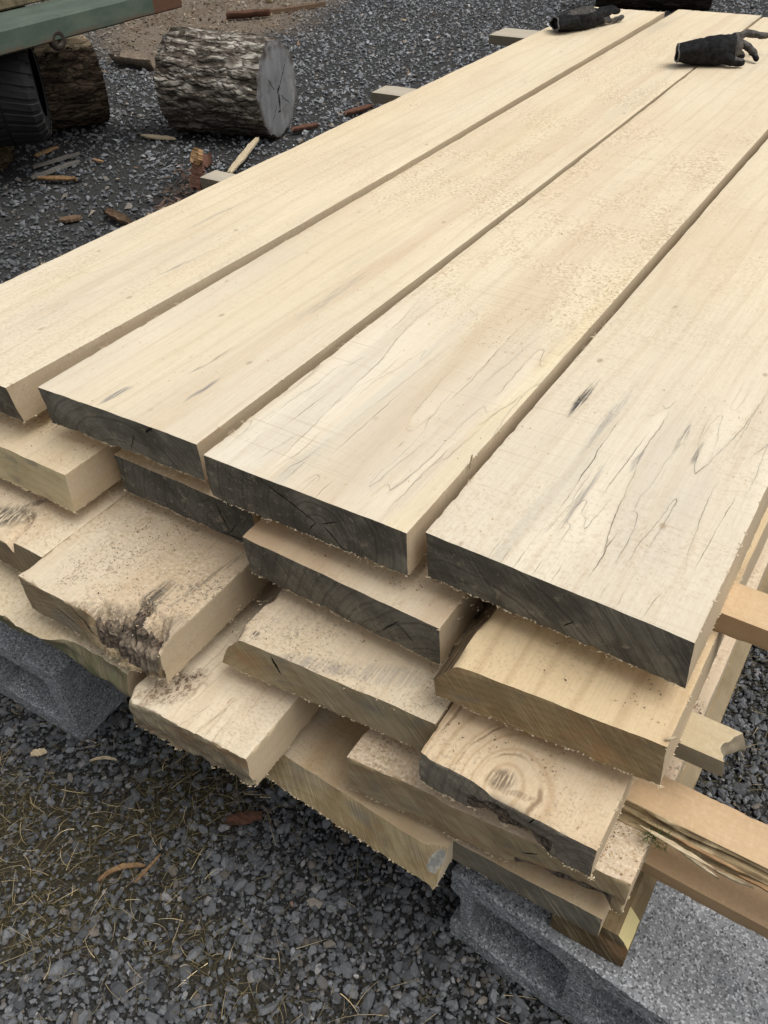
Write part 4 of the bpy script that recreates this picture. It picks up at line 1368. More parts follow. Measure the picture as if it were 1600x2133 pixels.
def log_end(name, seed, a, b, pith, cracks):
    N = NT(name, 0.85, 0.15)
    X, Y, Z = N.sep(N.co)
    dy, dz = N.sub(Y, pith[0]), N.sub(Z, pith[1])
    r = N.math('SQRT', N.add(N.mul(dy, dy), N.mul(dz, dz)))
    rg = N.math('PINGPONG', N.add(N.mul(r, 120), N.mul(N.noise(N.co, 6, detail=2), 3)), 1.0)
    bl = N.noise(N.co, (8, 8, 3), (seed, 0, 0), 4, 0.6)
    c = N.mix(N.ss(bl, 0.35, 0.65), a, b)
    c = N.mix(N.mul(N.ss(rg, 0.6, 1.0), 0.25), c, (0.16, 0.155, 0.15))
    rim = N.ss(r, 0.175, 0.205)
    c = N.mix(N.mul(rim, N.ss(N.noise(N.co, 18, detail=4), 0.35, 0.6)), c, (0.07, 0.058, 0.048))
    dirty = N.noise(N.co, 14, (seed + 2, 0, 0), 5, 0.65)
    c = N.mix(N.ss(dirty, 0.5, 0.68, 0, 0.6), c, (0.10, 0.095, 0.09))
    for (y, z, an, hl, hw) in cracks:
        wob = N.mul(N.sub(N.noise(N.co, 40, (y * 50, z * 50, 0), 3), 0.5), 0.02)
        c = N.mix(N.seg(Y, Z, y, z, an, hl, hw, 0.5, wob), c, (0.01, 0.01, 0.01))
    return N.done(c, N.noise(N.co, 80, detail=3), 0.002, 0.6)


LEND = log_end('log_cut_grey', 3, (0.25, 0.252, 0.255), (0.165, 0.166, 0.17), (0.0, 0.2),
               ((0.0, 0.16, 1.5, 0.045, 0.008), (0.005, 0.21, 0.7, 0.025, 0.008), (-0.01, 0.118, 0.1, 0.016, 0.006), (0.06, 0.26, 0.8, 0.07, 0.003), (-0.07, 0.25, 2.4, 0.06, 0.003),
                (0.07, 0.15, -0.6, 0.06, 0.0025), (-0.06, 0.12, 0.8, 0.06, 0.002)))
log('log', 'short grey log with rough pale bark and a cracked cut end facing right', (-2.825, 3.395), 0.2308, 0.53, 0.214, 0.226,
    bark('bark_grey', 2.0, (0.23, 0.20, 0.165), (0.085, 0.07, 0.056), (0.62, 0.58, 0.51), 1.0), LEND, 3)
log('log', 'brown-barked log lying behind the trailer tyre', (-3.86, 3.19), math.radians(62), 1.5, 0.20, 0.23,
    bark('bark_brown', 5.0, (0.20, 0.145, 0.10), (0.06, 0.042, 0.03), (0.36, 0.275, 0.19), 0.6, True),
    log_end('log_cut_pale', 4, (0.62, 0.50, 0.33), (0.5, 0.38, 0.24), (0.02, 0.2), ()), 5)
log('log', 'dark log at the top edge beyond the far end of the boards', (-1.83, 7.12), 0.36, 0.8, 0.2, 0.22,
    bark('bark_dark', 8.0, (0.075, 0.058, 0.046), (0.03, 0.024, 0.02), (0.12, 0.095, 0.075), 0.5), LEND, 8, nl=60, na=80)

# ------------------------------------------------------------------ trailer
N = NT('green_paint', 0.6, 0.3)
Yc = N.sep(N.co)[1]
p1 = N.noise(N.co, (9, 5, 9), detail=5, rough=0.65)
p2 = N.noise(N.co, 60, detail=4, rough=0.65)
gc = N.mix(N.ss(p1, 0.35, 0.7), (0.066, 0.092, 0.070), (0.105, 0.132, 0.104))
gc = N.mix(N.ss(p2, 0.56, 0.72, 0, 0.5), gc, (0.075, 0.055, 0.035))
zc_ = N.sep(N.co)[2]
rust = N.mx(N.ss(N.add(Yc, N.mul(p1, 0.06)), 1.40, 1.42), N.mul(N.ss(zc_, 0.03, 0.0), N.ss(p1, 0.4, 0.6, 0, 0.8)))
rc = N.mix(p2, (0.075, 0.035, 0.022), (0.15, 0.075, 0.045))
M_GREEN = N.done(N.mix(rust, gc, rc), N.add(p2, p1), 0.002, 0.5)
N = NT('black_steel', 0.6, 0.3)
M_STEEL = N.done(N.mix(N.noise(N.co, 50), (0.02, 0.016, 0.014), (0.05, 0.035, 0.025)))
N = NT('rubber', 0.75, 0.25)
M_RUB = N.done(N.mix(N.noise(N.co, 25, detail=4), (0.012, 0.012, 0.013), (0.03, 0.029, 0.028)), N.noise(N.co, 200), 0.001)
N = NT('deck_boards', 0.9, 0.1)
dn = N.noise(N.co, 25, detail=5, rough=0.7)
M_DECK = N.done(N.mix(N.ss(dn, 0.35, 0.65), (0.10, 0.085, 0.055), (0.21, 0.17, 0.105)), dn, 0.01)
trailer = empty('trailer', (-3.23, 1.7, 0.0))
tag(trailer, 'green flatbed trailer corner with a rusty rail end and black tyre', 'trailer')


def bevel_box(name, size, loc, mat, parent, bev=0.006, rot=(0, 0, 0), seg=2):
    bm = bmesh.new()
    bmesh.ops.create_cube(bm, size=1)
    bmesh.ops.scale(bm, verts=bm.verts, vec=size)
    bmesh.ops.bevel(bm, geom=list(bm.edges), offset=bev, segments=seg, affect='EDGES')
    me = bpy.data.meshes.new(name)
    bm.to_mesh(me)
    bm.free()
    me.materials.append(mat)
    o = bpy.data.objects.new(name, me)
    o.location = loc
    o.rotation_euler = rot
    return link(o, parent)


def extrude_profile(name, prof, y0, y1, mat, parent, n=30, loc=(0, 0, 0)):
    ys = np.linspace(y0, y1, n)
    k = len(prof)
    V = np.array([[x, y, z] for y in ys for x, z in prof])
    V = V + 0.0015 * np.stack([fbm(V * 9, 2, 3), 0 * V[:, 0], fbm(V * 9, 2, 4)], 1)
    F = [[i * k + j, i * k + (j + 1) % k, (i + 1) * k + (j + 1) % k, (i + 1) * k + j] for i in range(n - 1) for j in range(k)]
    F += [list(range(k))[::-1], [(n - 1) * k + j for j in range(k)]]
    return mesh_obj(name, V, F, mat, parent, smooth=math.radians(35), loc=loc)


# rail: origin at y = 1.7, near face at x = -3.23
rail_prof = [(0, 0.006), (0, 0.078), (-0.006, 0.086), (-0.25, 0.094), (-0.25, 0.088), (-0.03, 0.072), (-0.02, 0.008), (-0.10, 0.008), (-0.10, 0.0), (-0.006, 0.0)]
extrude_profile('frame_rail', rail_prof[::-1], -0.9, 1.56, M_GREEN, trailer, loc=(0, 0, 0.551))
bevel_box('rail_end_plate', (0.11, 0.008, 0.088), (-0.056, 1.562, 0.595), M_GREEN, trailer, 0.002)
for k in range(5):
    bevel_box('deck_plank', (0.24, 2.40, 0.04), (-0.375 - 0.246 * k, 0.33, 0.668), M_DECK, trailer, 0.006)
bevel_box('cross_member', (1.3, 0.07, 0.08), (-0.76, 0.9, 0.60), M_STEEL, trailer, 0.005)
bevel_box('cross_member', (1.3, 0.07, 0.08), (-0.76, -0.5, 0.60), M_STEEL, trailer, 0.005)
for yj in (-0.6, -0.75):
    pass
jack = bevel_box('jack_leg', (0.07, 0.07, 0.56), (-0.16, -0.5, 0.28), M_STEEL, trailer, 0.006)
jack2 = bevel_box('jack_leg', (0.07, 0.07, 0.56), (-1.3, 0.95, 0.28), M_STEEL, trailer, 0.006)
# lashing ring under the rail
bm = bmesh.new()
R_, r_ = 0.026, 0.015
ring_v = []
for i in range(28):
    a = 2 * PI * i / 28
    ring_v.append([bm.verts.new((0, (R_ + r_ * math.cos(2 * PI * j / 10)) * math.cos(a), (R_ + r_ * math.cos(2 * PI * j / 10)) * math.sin(a) + 0) ) for j in range(10)])
    for j, v in enumerate(ring_v[-1]): v.co.x = r_ * math.sin(2 * PI * j / 10)
for i in range(28):
    for j in range(10):
        bm.faces.new((ring_v[i][j], ring_v[(i + 1) % 28][j], ring_v[(i + 1) % 28][(j + 1) % 10], ring_v[i][(j + 1) % 10]))
me = bpy.data.meshes.new('lashing_ring')
bm.to_mesh(me)
bm.free()
me.materials.append(M_STEEL)
rg = bpy.data.objects.new('lashing_ring', me)
rg.location = (-0.012, 0.83, 0.553)
link(rg, trailer)


# wheel: axle along x
def wheel(cy, cz, r, xw, width):
    n = 96
    prof = [(-0.5, 0.60), (-0.5, 0.80), (-0.47, 0.92), (-0.40, 0.975), (-0.2, 0.99), (0.2, 0.99), (0.40, 0.975), (0.47, 0.92), (0.5, 0.80), (0.5, 0.60)]
    V, F = [], []
    for i in range(n):
        a = 2 * PI * i / n
        for (x, q) in prof:
            V.append((x * width, r * q * math.cos(a), r * q * math.sin(a)))
    k = len(prof)
    for i in range(n):
        for j in range(k - 1):
            F.append((i * k + j, i * k + j + 1, ((i + 1) % n) * k + j + 1, ((i + 1) % n) * k + j))
    ty_ = mesh_obj('tyre', V, F, M_RUB, trailer, smooth=math.radians(40), loc=(xw, cy, cz))
    nb = 30
    lug = []
    for side in (-1, 1):
        lug_mesh = None
        for i in range(nb):
            a = 2 * PI * (i + (0.5 if side > 0 else 0)) / nb
            if lug_mesh is None:
                bm = bmesh.new()
                pts = [(0.02, 0.985), (0.40, 0.97), (0.485, 0.90), (0.50, 0.84)]
                w0 = 0.34 * 2 * PI / nb
                rows = []
                for (x, q) in pts:
                    sk = 0.30 * x
                    row = []
                    for (da, dq) in ((-w0, 0.0), (-w0 * 0.8, 0.035), (w0 * 0.8, 0.035), (w0, 0.0)):
                        aa = da + sk
                        xx = side * (x + (dq * 0.5 if q < 0.95 else 0)) * width
                        qq = q + (dq if q >= 0.95 else dq * 0.35)
                        row.append(bm.verts.new((xx, r * qq * math.cos(aa), r * qq * math.sin(aa))))
                    rows.append(row)
                for p_ in range(len(rows) - 1):
                    for j in range(3):
                        bm.faces.new((rows[p_][j], rows[p_][j + 1], rows[p_ + 1][j + 1], rows[p_ + 1][j]))
                bm.faces.new(rows[0])
                bm.faces.new(rows[-1][::-1])
                bmesh.ops.recalc_face_normals(bm, faces=bm.faces)
                lug_mesh = bpy.data.meshes.new('tread_lug')
                bm.to_mesh(lug_mesh)
                bm.free()
                lug_mesh.materials.append(M_RUB)
            o = bpy.data.objects.new('tread_lug', lug_mesh)
            o.rotation_euler = (a, 0, 0)
            link(o, ty_)
    V, F = [], []
    prof = [(-0.3, 0.60), (0.42, 0.60), (0.42, 0.56), (0.2, 0.5), (0.15, 0.2), (0.28, 0.16), (0.28, 0.0)]
    for i in range(48):
        a = 2 * PI * i / 48
        for (x, q) in prof: V.append((x * width, r * q * math.cos(a), r * q * math.sin(a)))
    k = len(prof)
    for i in range(48):
        for j in range(k - 1):
            F.append((i * k + j, i * k + j + 1, ((i + 1) % 48) * k + j + 1, ((i + 1) % 48) * k + j))
    mesh_obj('wheel_rim', V, F, M_STEEL, trailer, smooth=math.radians(40), loc=(xw, cy, cz))


WH = empty('wheel', (0, 0, 0), math.radians(48))
WH.parent = trailer
wheel(0, 0, 0.24, 0.0, 0.30)
for o_ in list(trailer.children):
    if o_.name.split('.')[0] in ('tyre', 'wheel_rim'): o_.parent = WH
WH.location = (-3.44 - 0.5 * 0.30 * math.cos(math.radians(48)) + 3.23, 2.53 - 0.5 * 0.30 * math.sin(math.radians(48)) - 1.7, 0.382)
bevel_box('axle', (0.9, 0.06, 0.06), (-0.70, 0.35, 0.382), M_STEEL, trailer, 0.01, (0, 0, math.radians(48)))
bevel_box('spring_hanger', (0.05, 0.08, 0.22), (-0.62, 0.80, 0.54), M_STEEL, trailer, 0.006)


# ------------------------------------------------------------------ gloves
N = NT('black_leather', 0.85, 0.15)
gn = N.noise(N.co, 90, detail=4, rough=0.6)
M_GLOVE = N.done(N.mix(N.ss(gn, 0.35, 0.7), (0.007, 0.007, 0.0075), (0.020, 0.020, 0.021)), N.add(gn, N.noise(N.co, 600)), 0.0012, 0.7)
N = NT('worn_leather', 0.6, 0.3)
gn = N.noise(N.co, 70, detail=4, rough=0.65)
M_WORN = N.done(N.mix(N.ss(gn, 0.4, 0.65), (0.028, 0.024, 0.021), (0.085, 0.075, 0.064)), gn, 0.0015, 0.7)
N = NT('grey_piping', 0.6, 0.3)
M_PIPE = N.done(N.mix(N.noise(N.co, 90), (0.06, 0.06, 0.062), (0.16, 0.16, 0.16)))


def ico2():
    bm = bmesh.new()
    bmesh.ops.create_icosphere(bm, subdivisions=2, radius=1)
    V = np.array([v.co[:] for v in bm.verts])
    F = np.array([[v.index for v in f.verts] for f in bm.faces])
    bm.free()
    return V, F


def skin(name, chains, mat, parent, loc, seed, wr=0.0016, mats=None, matfn=None, sub=2, flat=None):
    """chains: list of lists of (point, radius x, radius y); chains that start on an existing point join there"""
    V0, F0 = ico2()
    Vs, Fs, off = [], [], 0
    for ch in chains:
        for (p, ax_, ay_), (p2, bx_, by_) in zip(ch[:-1], ch[1:]):
            for k in range(9):
                t = k / 8
                c = np.array(p) * (1 - t) + np.array(p2) * t - np.array(loc)
                r_ = 0.86 * ((ax_ + ay_) / 2 * (1 - t) + (bx_ + by_) / 2 * t)
                Vs.append(V0 * r_ + c)
                Fs.append(F0 + off)
                off += len(V0)
    me = bpy.data.meshes.new(name)
    me.from_pydata(np.concatenate(Vs).tolist(), [], np.concatenate(Fs).tolist())
    tmp = bpy.data.objects.new('tmp', me)
    link(tmp)
    md = tmp.modifiers.new('k', 'REMESH')
    md.mode = 'VOXEL'
    md.voxel_size = 0.0024
    sb = tmp.modifiers.new('s', 'SMOOTH')
    sb.factor = 0.5
    sb.iterations = 6
    dg = bpy.context.evaluated_depsgraph_get()
    me2 = bpy.data.meshes.new_from_object(tmp.evaluated_get(dg))
    bpy.data.objects.remove(tmp)
    n = len(me2.vertices)
    co, nr = np.empty(n * 3), np.empty(n * 3)
    me2.vertices.foreach_get('co', co)
    me2.vertices.foreach_get('normal', nr)
    co, nr = co.reshape(-1, 3), nr.reshape(-1, 3)
    co = co + nr * (wr * 1.6 * fbm(co * 45, 2, seed) - wr * 1.6 * np.abs(fbm(co * [70, 40, 55], 2, seed + 3)))[:, None]
    if flat is not None: co[:, 2] = np.maximum(co[:, 2], flat - loc[2])
    me2.vertices.foreach_set('co', co.ravel())
    me2.materials.clear()
    for mt in (mats or [mat]): me2.materials.append(mt)
    if matfn is not None:
        cen = np.empty(len(me2.polygons) * 3)
        me2.polygons.foreach_get('center', cen)
        me2.polygons.foreach_set('material_index', matfn(cen.reshape(-1, 3) + np.array(loc)).astype(np.int32))
    me2.polygons.foreach_set('use_smooth', np.ones(len(me2.polygons), bool))
    me2.update()
    o = bpy.data.objects.new(name, me2)
    if parent is None:
        o.location = loc
    return link(o, parent)


def cuff(name, p_open, p_wrist, ra, rb, wa, wb, tilt, mat, parent, loc, seed, zmin):
    """open sleeve from the wrist to its mouth: outer wall, rim, inner wall"""
    ax = (Vector(p_open) - Vector(p_wrist))
    Lc = ax.length
    ax.normalize()
    sd = Vector((0, 0, 1)).cross(ax).normalized()
    up = ax.cross(sd).normalized()
    sd2 = sd * math.cos(tilt) + up * math.sin(tilt)
    up2 = up * math.cos(tilt) - sd * math.sin(tilt)
    V, F = [], []
    n = 40
    st = [(-0.15, 0.9, 0), (0.2, 1.0, 0), (0.5, 1.0, 0), (0.8, 1.0, 0), (0.97, 1.0, 0), (1.0, 0.97, 0), (0.97, 0.9, 1), (0.6, 0.88, 1), (0.2, 0.85, 1), (0.1, 0.1, 1)]
    for (t, q, inn) in st:
        a_ = wa + (ra - wa) * t
        b_ = wb + (rb - wb) * t
        for i in range(n):
            th = 2 * PI * i / n
            fold = 1 + 0.10 * math.sin(3 * th + 1.2 + 3 * t) + 0.06 * math.sin(5 * th + 4 * t)
            p = Vector(p_wrist) + ax * (Lc * (t + 0.10 * math.cos(th) * max(0, t))) + (sd2 * (a_ * q * math.cos(th)) + up2 * (b_ * q * math.sin(th))) * fold
            p.z = max(p.z, zmin)
            V.append(p - Vector(loc))
    for s in range(len(st) - 1):
        for i in range(n):
            F.append((s * n + i, s * n + (i + 1) % n, (s + 1) * n + (i + 1) % n, (s + 1) * n + i))
    V = np.array([v[:] for v in V])
    o = mesh_obj(name, V, F, mat, parent, smooth=3.2)
    # piping round the mouth
    rimV, rimF = [], []
    base = np.array(V[5 * n:6 * n])
    cenr = base.mean(0)
    for i in range(n):
        tdir = base[(i + 1) % n] - base[i - 1]
        tdir /= np.linalg.norm(tdir)
        o1 = base[i] - cenr
        o1 = o1 - tdir * (o1 @ tdir)
        o1 /= np.linalg.norm(o1)
        o2 = np.cross(tdir, o1)
        for j in range(6):
            a = 2 * PI * j / 6
            rimV.append(base[i] + 0.0022 * (math.cos(a) * o1 + math.sin(a) * o2))
    for i in range(n):
        for j in range(6):
            rimF.append((i * 6 + j, i * 6 + (j + 1) % 6, ((i + 1) % n) * 6 + (j + 1) % 6, ((i + 1) % n) * 6 + j))
    mesh_obj('cuff_piping', np.array(rimV), rimF, M_PIPE, o, smooth=3.2)
    return o


ZT = Z1 + T1
g2 = (-0.62, 2.60, ZT + 0.0)
glove2 = empty('work_glove', g2)
tag(glove2, 'black work glove lying open with fingers spread over the right-hand boards', 'glove', 'work gloves on the boards')
zl = ZT + 0.0012
W_, PM, KN = (-0.664, 2.588, ZT + 0.034), (-0.630, 2.604, ZT + 0.036), (-0.598, 2.640, ZT + 0.040)
skin('hand', [
    [((-0.690, 2.570, ZT + 0.033), 0.034, 0.034), (W_, 0.040, 0.040), ((-0.647, 2.596, ZT + 0.036), 0.045, 0.042), (PM, 0.048, 0.044), ((-0.614, 2.622, ZT + 0.039), 0.046, 0.040), (KN, 0.038, 0.032)],
    [(KN, 0.03, 0.024), ((-0.606, 2.690, ZT + 0.054), 0.015, 0.014), ((-0.587, 2.735, ZT + 0.058), 0.0125, 0.0125), ((-0.556, 2.752, ZT + 0.052), 0.011, 0.011), ((-0.522, 2.775, ZT + 0.047), 0.009, 0.009)],
    [(KN, 0.03, 0.024), ((-0.592, 2.690, ZT + 0.044), 0.0135, 0.0135), ((-0.566, 2.692, ZT + 0.034), 0.0125, 0.0125), ((-0.545, 2.680, ZT + 0.021), 0.0115, 0.0115), ((-0.533, 2.667, ZT + 0.012), 0.010, 0.010)],
    [(KN, 0.03, 0.024), ((-0.585, 2.660, ZT + 0.026), 0.014, 0.014), ((-0.574, 2.672, ZT + 0.016), 0.012, 0.012)],
    [(PM, 0.03, 0.03), ((-0.603, 2.596, ZT + 0.022), 0.018, 0.018), ((-0.578, 2.596, ZT + 0.018), 0.015, 0.016), ((-0.556, 2.606, ZT + 0.015), 0.012, 0.013)],
], M_GLOVE, glove2, g2, 3, mats=[M_GLOVE, M_WORN], matfn=lambda c: (c[:, 0] + 0.35 * (c[:, 1] - 2.6) > -0.575) & (c[:, 2] > ZT + 0.02), flat=zl)
cuff('cuff', (-0.716, 2.552, ZT + 0.032), W_, 0.034, 0.021, 0.036, 0.032, 0.5, M_GLOVE, glove2, g2, 5, zl)

g1 = (-1.13, 2.88, ZT)
glove1 = empty('work_glove', g1)
tag(glove1, 'crumpled black work glove folded flat on the far end of the left top board', 'glove', 'work gloves on the boards')
W1, P1, K1 = (-1.148, 2.850, ZT + 0.028), (-1.122, 2.892, ZT + 0.029), (-1.108, 2.930, ZT + 0.027)
skin('hand', [
    [((-1.165, 2.828, ZT + 0.026), 0.040, 0.026), (W1, 0.044, 0.030), ((-1.135, 2.871, ZT + 0.029), 0.046, 0.031), (P1, 0.046, 0.031), ((-1.115, 2.911, ZT + 0.028), 0.044, 0.029), (K1, 0.040, 0.026)],
    [(K1, 0.03, 0.02), ((-1.112, 2.97, ZT + 0.034), 0.015, 0.014), ((-1.098, 3.02, ZT + 0.036), 0.014, 0.013), ((-1.088, 3.06, ZT + 0.032), 0.013, 0.012)],
    [(K1, 0.03, 0.02), ((-1.095, 2.965, ZT + 0.030), 0.013, 0.013), ((-1.078, 3.01, ZT + 0.031), 0.013, 0.012), ((-1.068, 3.05, ZT + 0.029), 0.012, 0.011)],
    [(K1, 0.03, 0.02), ((-1.085, 2.95, ZT + 0.013), 0.012, 0.011), ((-1.065, 3.0, ZT + 0.012), 0.011, 0.010), ((-1.052, 3.045, ZT + 0.012), 0.0095, 0.009)],
    [(K1, 0.03, 0.02), ((-1.120, 2.965, ZT + 0.016), 0.013, 0.012), ((-1.115, 3.02, ZT + 0.014), 0.011, 0.010)],
    [(P1, 0.03, 0.02), ((-1.135, 2.90, ZT + 0.050), 0.014, 0.011), ((-1.112, 2.925, ZT + 0.056), 0.010, 0.009)],
], M_GLOVE, glove1, g1, 6, wr=0.003, mats=[M_GLOVE, M_WORN],
    matfn=lambda c: ((c[:, 1] > 2.95) & (c[:, 2] < ZT + 0.022)) | ((c[:, 2] > ZT + 0.048) & (c[:, 1] < 2.93)), flat=zl)
cuff('cuff', (-1.185, 2.806, ZT + 0.026), W1, 0.042, 0.018, 0.040, 0.026, 0.12, M_GLOVE, glove1, g1, 8, zl)


# ------------------------------------------------------------------ loose splinters, bark flakes
def flake_mat(name, a, b, seed=1):
    N = NT(name, 0.85, 0.12)
    n = N.noise(N.co, (60, 200, 200), (seed, 0, 0), 4, 0.6)
    return N.done(N.mix(N.ss(n, 0.35, 0.65), a, b), n, 0.002, 0.7)


F_PALE = flake_mat('splinter_pale', (0.62, 0.52, 0.36), (0.46, 0.37, 0.24))
F_TAN = flake_mat('splinter_tan', (0.42, 0.27, 0.14), (0.28, 0.17, 0.09))
F_GREY = flake_mat('splinter_grey', (0.22, 0.21, 0.19), (0.13, 0.12, 0.11))
F_RED = flake_mat('bark_red', (0.17, 0.085, 0.058), (0.075, 0.042, 0.03))
F_BRN2 = flake_mat('splinter_brown', (0.30, 0.19, 0.10), (0.17, 0.105, 0.055))
F_BRN = flake_mat('bark_brown_flake', (0.19, 0.125, 0.08), (0.09, 0.06, 0.04))


def flake(name, label, p0, p1, width, thick, mat, seed, z0=None, z1=None, curl=0.0, bend=0.0, cat='splinter', group='wood scraps on the ground', taper=0.5):
    """jagged tapering sliver from p0 to p1 lying on the ground (or between the given heights)"""
    r = np.random.default_rng(seed)
    p0, p1 = np.array(p0, float), np.array(p1, float)
    za = gh(*p0[:2]) + 0.012 if z0 is None else z0
    zb = gh(*p1[:2]) + 0.012 if z1 is None else z1
    A, B = np.array([p0[0], p0[1], za]), np.array([p1[0], p1[1], zb])
    L = np.linalg.norm(B - A)
    d = (B - A) / L
    s = np.cross([0, 0, 1.0], d)
    s /= np.linalg.norm(s)
    u = np.cross(d, s)
    nS, nW = 14, 5
    V = []
    for i in range(nS):
        t = i / (nS - 1)
        wv = width * (1 - taper * abs(2 * t - 1) ** 2) * r.uniform(0.86, 1.06)
        sh = bend * L * (t - t * t) * 4 + r.normal(0, width * 0.04)
        for side in (1, -1):
            for j in range(nW):
                q = j / (nW - 1) * 2 - 1
                q *= side
                cz = curl * width * (q * q) + side * thick / 2 + r.normal(0, thick * 0.07)
                V.append(A + d * (L * t + (r.normal(0, L * 0.02) if i in (0, nS - 1) else 0)) + s * (sh + q * wv / 2) + u * cz)
    k = 2 * nW
    F = []
    for i in range(nS - 1):
        for j in range(k):
            F.append((i * k + j, (i + 1) * k + j, (i + 1) * k + (j + 1) % k, i * k + (j + 1) % k))
    F += [tuple(range(k)), tuple((nS - 1) * k + j for j in range(k))[::-1]]
    V = np.array(V)
    o = mesh_obj(name, V - A, F, mat, None, smooth=math.radians(50), loc=A)
    return tag(o, label, cat, group)


flake('wood_splinter', 'cream splinter on the stone in front of the grey log', (-3.47, 3.07), (-3.27, 3.10), 0.045, 0.008, F_PALE, 1, taper=0.7)
flake('wood_splinter', 'long pale splinter slanting up behind the pile beside the grey log', (-2.70, 2.85), (-2.80, 3.18), 0.035, 0.010, F_PALE, 2, z1=0.05, taper=0.4)
flake('bark_piece', 'upright reddish bark strip with a ragged top left of the pile', (-1.47, 1.432), (-1.475, 1.458), 0.034, 0.010, F_RED, 3, z0=0.585, z1=0.640, cat='bark', taper=0.15)
flake('wood_chip', 'curled tan chip caught on top of the reddish bark strip', (-1.474, 1.456), (-1.470, 1.470), 0.034, 0.010, F_TAN, 4, z0=0.634, z1=0.664, curl=0.3, cat='wood chip')
flake('wood_splinter', 'orange-tan splinter lying below the brown log', (-3.71, 2.60), (-3.73, 2.75), 0.03, 0.008, F_TAN, 5)
flake('wood_splinter', 'upper grey sliver pointing at the bark clump', (-3.58, 2.48), (-3.55, 2.73), 0.028, 0.010, F_GREY, 6)
flake('wood_splinter', 'lower grey sliver beside the brown chip', (-3.47, 2.38), (-3.46, 2.65), 0.035, 0.010, F_GREY, 7)
flake('wood_chip', 'orange-brown chip lying by the two grey slivers', (-3.43, 2.38), (-3.26, 2.46), 0.04, 0.007, F_BRN2, 8, cat='wood chip', curl=0.2)
flake('wood_splinter', 'tiny tan splinter alone on the dark stone', (-3.41, 2.695), (-3.34, 2.69), 0.02, 0.006, F_TAN, 9)
flake('bark_piece', 'curved brown bark strip touching the left edge of the pile', (-2.84, 2.24), (-2.65, 2.19), 0.045, 0.010, F_BRN, 10, cat='bark', curl=0.4)


def bark_heap():
    n = 200
    t = rng.random(n)
    C = np.stack([-2.42 - 0.42 * t + rng.normal(0, 0.05, n), 2.15 + 0.62 * t + rng.normal(0, 0.05, n), 0.012 + np.abs(rng.normal(0, 0.018, n))], 1)
    V, F = chips(C, rng.uniform(0.005, 0.019, n), 2.2, 19, 0.25)
    pal = np.array([[0.105, 0.07, 0.055], [0.065, 0.047, 0.039], [0.14, 0.092, 0.07], [0.048, 0.037, 0.031]])
    o = mesh_obj('bark_heap', V, F, M_GRASS, colors=np.repeat(pal[rng.integers(0, 4, n)] * np.exp(rng.normal(0, 0.25, (n, 1))), 5, 0))
    tag(o, 'low heap of dark reddish bark scraps in the shade along the left of the pile', 'bark heap', kind='stuff')


bark_heap()
flake('bark_piece', 'dark red bark scrap next to the long pale splinter', (-2.83, 2.85), (-2.95, 2.98), 0.05, 0.008, F_RED, 12, cat='bark', curl=0.3)
flake('bark_piece', 'large curled brown bark slab in the top middle of the yard', (-4.98, 5.48), (-4.74, 5.70), 0.10, 0.010, F_RED, 13, cat='bark', curl=0.35)
flake('bark_piece', 'dark stick of bark trailing from the curled slab', (-4.85, 5.75), (-4.62, 6.25), 0.06, 0.03, F_BRN, 14, cat='bark')
flake('bark_piece', 'grey-brown bark slab between the two logs', (-4.80, 4.16), (-4.40, 4.12), 0.17, 0.014, flake_mat('bark_slab', (0.33, 0.27, 0.21), (0.15, 0.115, 0.085)), 15, cat='bark', curl=0.3)
flake('bark_piece', 'red-brown bark scrap at the foot of the cracked log end', (-2.80, 3.45), (-2.74, 3.58), 0.05, 0.008, F_RED, 16, cat='bark', curl=0.3)
flake('bark_piece', 'red-brown bark scrap halfway along the pile beside the middle grey stick', (-2.72, 3.80), (-2.67, 3.97), 0.05, 0.008, F_RED, 17, cat='bark', curl=0.3)
flake('bark_piece', 'reddish bark flake on the ground left of the pile corner shadow', (-2.96, 2.10), (-2.90, 2.16), 0.05, 0.01, F_BRN, 18, cat='bark')
flake('wood_splinter', 'small upright cream wood stub at the top edge', (-5.11, 6.15), (-5.12, 6.26), 0.07, 0.03, F_PALE, 19, z1=0.09)
flake('wood_chip', 'broken orange-brown chip on the stone in the lower left', (-0.752, 0.262), (-0.705, 0.318), 0.009, 0.003, F_BRN2, 20, cat='wood chip', bend=0.15)
flake('wood_chip', 'thin tan sliver crossing the broken orange-brown chip', (-0.700, 0.290), (-0.698, 0.345), 0.005, 0.002, F_BRN2, 21, cat='wood chip')
flake('dry_leaf', 'curled yellow leaf scrap in the grass at the lower left', (-1.024, 0.357), (-1.004, 0.376), 0.016, 0.0015, F_PALE, 22, cat='leaf', curl=0.35)
flake('bark_piece', 'red bark flake in the shade under the figured board', (-0.645, 0.445), (-0.600, 0.482), 0.022, 0.005, F_RED, 23, cat='bark')
flake('bark_piece', 'red bark flake in the shade just left of the slanted board', (-0.49, 0.530), (-0.445, 0.568), 0.026, 0.005, F_RED, 24, cat='bark')
flake('wood_splinter', 'short bleached twig in the shade beside the left block', (-0.925, 0.405), (-0.885, 0.430), 0.005, 0.003, F_PALE, 25, bend=0.12)
flake('wood_splinter', 'torn wood hair hanging under the yellow-ended board', (-0.913, 0.59), (-0.875, 0.575), 0.0012, 0.0012, F_PALE, 26, z0=Z2 + 0.004, z1=Z2 - 0.022, group='torn hairs on the boards')
flake('wood_splinter', 'curl of torn fibre at the front right corner of the honey-coloured board', (-0.047, 0.524), (-0.038, 0.530), 0.003, 0.0012, F_PALE, 27, z0=Z2 + T2 + 0.001, z1=Z2 + T2 + 0.004,
      group='torn hairs on the boards', curl=0.5)
flake('wood_splinter', 'upright torn fibre at the left edge of the broad spalted board', (-0.3545, 0.70), (-0.353, 0.703), 0.003, 0.001, F_PALE, 28, z0=ZT - 0.004, z1=ZT + 0.014, group='torn hairs on the boards')


